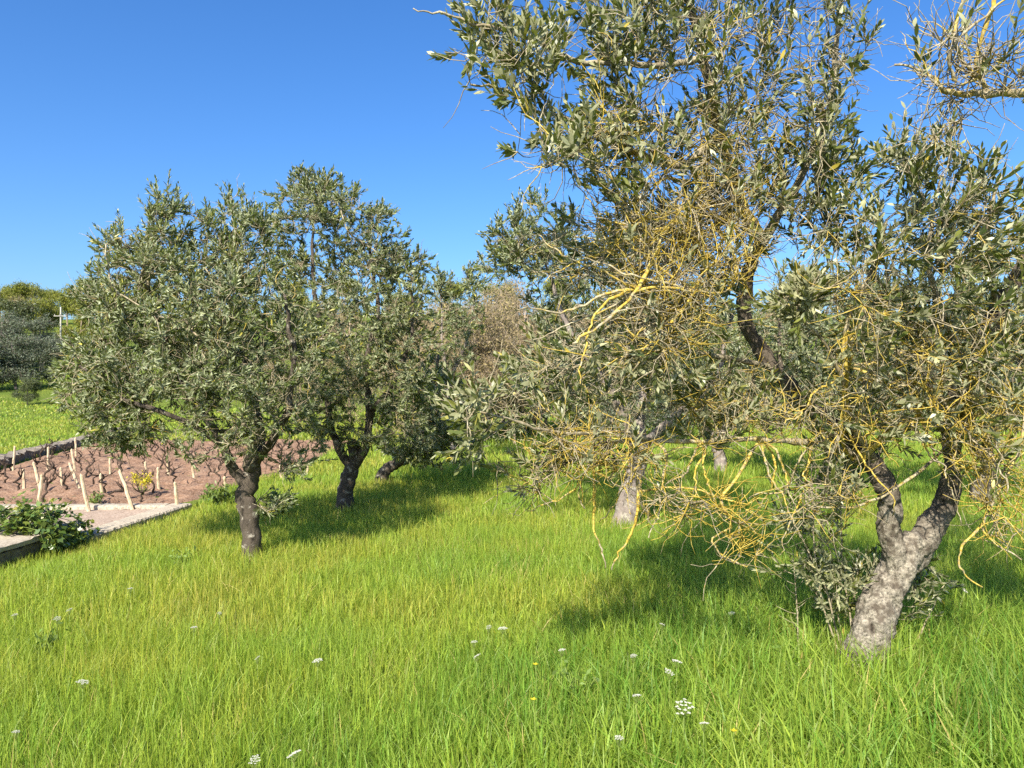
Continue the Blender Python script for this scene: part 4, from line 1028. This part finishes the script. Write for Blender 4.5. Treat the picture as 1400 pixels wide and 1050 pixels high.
# ivy over the wall corner: many trailing stems with lobed leaves
iv = empty('ivy_plant', (-4.95, 7.45, 0.3), 'green ivy tumbling over the corner of the low wall', 'ivy')
st = MB(); lm = MB(); pts = []
for k in range(46):
    y0 = RNG.uniform(7.45, 8.0); x0 = RNG.uniform(-5.5, -4.75); zt = 0.38+0.16*math.sin((y0-7.4)/0.65*3.14)*RNG.uniform(0.4, 1.0)
    a = np.array([x0, y0, 0.34]); b = np.array([x0+0.08, y0+RNG.normal(0, .05), zt+0.05])
    c = np.array([max(x0+0.15, -4.58+RNG.normal(0, .03)), y0+RNG.normal(0, .12), RNG.uniform(0.28, 0.40)])
    d = np.array([-4.53+RNG.normal(0.0, .03), y0+RNG.normal(0, .18), RNG.uniform(0.08, 0.28)])
    if RNG.random() < 0.6: pl = [a, b, b+RNG.normal(0, .12, 3)+np.array([0, 0, .02])]
    else: pl = [a, b, c, d]
    Cc = catmull(pl, 7); tube(st, Cc, np.linspace(0.005, 0.002, len(Cc)), 3)
    for p in Cc[2:]: pts.append(p)
pts = np.array(pts)
n = 1700; i = RNG.integers(0, len(pts), n); p = pts[i]+RNG.normal(0, 0.032, (n, 3)); p[:, 0] = np.where((p[:, 2] < 0.34) & (p[:, 0] > -4.75), np.maximum(p[:, 0], -4.61), p[:, 0]); p[:, 2] = np.where(p[:, 0] < -4.62, np.maximum(p[:, 2], 0.36), p[:, 2])
nr = unit(RNG.normal(0, 0.55, (n, 3))+np.where(p[:, 2:3] > 0.33, [[-.1, -.1, 0.9]], [[0.8, -.2, 0.4]])); a = unit(np.cross(nr, RNG.normal(0, 1, (n, 3)))); b = np.cross(nr, a)
l = 0.026*(0.7+0.7*RNG.random(n))
prof = [(1.2, 0), (0.35, 0.45), (0.45, 1.0), (-0.35, 0.75), (-0.7, 0.15), (-0.35, -0.75), (0.45, -1.0), (0.35, -0.45)]
V = np.stack([p+(a*u+b*v_)*l[:, None] for u, v_ in prof], 1); bb = np.arange(n)[:, None]*8
q = np.concatenate([bb+np.array([[0, 1, 7, 7]])[:, :4] for _ in range(0)]+[bb+np.array([[1, 2, 3, 4]]), bb+np.array([[4, 5, 6, 7]])]); t = np.concatenate([bb+np.array([[0, 1, 7]]), bb+np.array([[1, 4, 7]])])
ti = np.clip(0.5+0.35*(p[:, 2]-0.35)*4*0+RNG.normal(0, 0.25, n), 0, 1)
lm.add(V.reshape(-1, 3), q, t, tint=np.repeat(np.stack([ti, RNG.random(n), RNG.random(n)], 1), 8, 0))
st.build('stems', MAT['weed_stem'], iv, iv.location); lm.build('leaves', MAT['ivy'], iv, iv.location)
iv.location.z -= 0.145

# ------------------------------------------------------------------ wild flowers
MAT['white'] = leaf_material('white petals', [(0, (0.50, 0.50, 0.42)), (1, (0.70, 0.70, 0.62))], (0.55, 0.55, 0.48), 0.7, 0.3, 0.2)
def umbel(px, py, r, hgt, label):
    B = ground_at(px, py, hgt); o = empty('wildflower', (B[0], B[1], 0), label, 'flower', 'white umbel flowers in the grass')
    st = MB(); hd = MB(); c = np.array([0, 0, hgt-0.04])
    tube(st, [(RNG.normal(0, .02), RNG.normal(0, .02), 0), (0, 0, hgt*0.5), c], [0.0028, 0.0024, 0.002], 5)
    tilt = RNG.normal(0, 0.25, 2)
    for k in range(15):
        a = k*2.399; rr = r*math.sqrt((k+0.5)/15); e = np.array([math.cos(a)*rr, math.sin(a)*rr, hgt-0.25*rr]); e[2] += tilt[0]*e[0]+tilt[1]*e[1]
        tube(st, [c, (c+e)/2+np.array([0, 0, -0.003]), e], [0.0012, 0.001, 0.0008], 3)
        for j in range(7):
            b = j*0.898+k; f = e+np.array([math.cos(b), math.sin(b), 0])*r*0.14*(j > 0)+np.array([0, 0, RNG.uniform(0, .004)])
            s = r*0.105; m = [f+s*np.array([math.cos(g_), math.sin(g_), 0.25*math.sin(2*g_)]) for g_ in np.arange(5)*1.2566]
            hd.add(np.array(m+[f+np.array([0, 0, -0.002])]), None, [[5, g_, (g_+1) % 5] for g_ in range(5)], tint=np.tile([RNG.random(), .5, .5], (6, 1)))
    st.build('stem', MAT['weed_stem'], o); hd.build('flower_head', MAT['white'], o)
fl = [(20, 840, .022, 'at the left edge below the wall'), (78, 845, .026, 'second from the left edge below the wall'), (95, 833, .022, 'small one right of the pair below the wall'),
      (265, 857, .024, 'alone between the left edge and the middle'), (113, 931, .034, 'large one alone at lower left'), (178, 804, .022, 'small one below the slab olive on the left'),
      (434, 902, .032, 'bright one alone left of the middle'), (352, 899, .016, 'small one left of the bright middle one'), (668, 857, .020, 'left of the close pair in the middle'),
      (687, 858, .034, 'largest of the close pair in the middle'), (648, 877, .022, 'just below the close pair, upper one'), (652, 896, .022, 'just below the close pair, lower one'),
      (402, 1029, .032, 'near the bottom edge left of the middle'), (348, 1038, .026, 'at the bottom edge, left one'), (22, 1000, .018, 'small one near the lower left corner'),
      (768, 888, .022, 'small one in the tall grass right of the pair'), (866, 896, .020, 'small one in tall grass by the tree shadow'), (925, 903, .028, 'loose upper one in tall grass, left of the trunk'),
      (915, 918, .026, 'loose lower one in tall grass, left of the trunk'), (870, 950, .022, 'small one in tall grass left of the biggest head'), (935, 965, .045, 'biggest white head low in the tall grass'),
      (962, 988, .022, 'just right below the biggest head'), (846, 1008, .020, 'small one near the bottom edge in tall grass'), (300, 838, .016, 'tiny one in front of the slab olive'),
      (1000, 838, .022, 'small one at the edge of the tree shadow'), (905, 853, .018, 'tiny one at the edge of the shadow, left side')]
for px, py, r, lb in fl: umbel(px, py, r*0.85, 0.34 if px > 700 else 0.21, 'white umbel flower, '+lb)
def buttercup(px, py, label, hgt=0.3):
    B = ground_at(px, py, hgt); o = empty('buttercup', (B[0], B[1], 0), label, 'flower', 'yellow flowers in the grass')
    st = MB(); tube(st, [(0, 0, 0), (0.01, 0, hgt*.5), (0, 0, hgt-.004)], [.002, .0018, .0015], 5); st.build('stem', MAT['weed_stem'], o)
    hd = MB()
    for k in range(5):
        a = k*1.2566; u_ = np.array([math.cos(a), math.sin(a), 0.45]); v_ = np.array([-math.sin(a), math.cos(a), 0])
        hd.add([(0, 0, hgt), u_*.008-v_*.007+np.array([0, 0, hgt]), u_*.016+np.array([0, 0, hgt]), u_*.008+v_*.007+np.array([0, 0, hgt])], [[0, 1, 2, 3]], None, tint=np.tile([.6, .5, .5], (4, 1)))
    hd.build('flower_head', MAT['yellow'], o)
buttercup(729, 957, 'small yellow flower in the tall grass below the middle'); buttercup(1003, 1000, 'small yellow flower near the bottom right of the biggest white head'); buttercup(732, 909, 'tiny yellow flower above the other yellow one in the middle')

# dry weed stalk left of the nearest trunk
B = at(1092, 850, 4.35); o = empty('dry_stalk', (B[0], 4.35, 0), 'pale dry leafless weed stalk standing left of the nearest trunk', 'weed')
mb = MB(); P0 = np.array([0, 0, 0.0]); top = at(1084, 752, 4.35)-np.array([B[0], 4.35, 0])
tube(mb, [P0, top*0.5+np.array([.01, 0, 0]), top], [.005, .004, .002], 5, lich=0.0)
for k in range(16):
    s = 0.4+0.6*k/16; v = unit(np.array([RNG.normal(), RNG.normal(), 0.5])); p = top*s
    tube(mb, [p, p+v*.04, p+v*RNG.uniform(.06, .13)+np.array([0, 0, .02])], [.0025, .0018, .001], 3, lich=0.0)
mb.build('stalk', MAT['twig'], o)

# ------------------------------------------------------------------ render settings
scene.render.engine = 'CYCLES'
cy = scene.cycles
cy.max_bounces = 6; cy.diffuse_bounces = 3; cy.glossy_bounces = 2; cy.transmission_bounces = 4; cy.transparent_max_bounces = 4
cy.sample_clamp_indirect = 6; cy.use_denoising = False; cy.use_adaptive_sampling = True; cy.adaptive_threshold = 0.01
cy.caustics_reflective = False; cy.caustics_refractive = False
scene.view_settings.view_transform = 'Standard'; scene.view_settings.look = 'None'
scene.view_settings.exposure = 1.15; scene.view_settings.gamma = 1.0
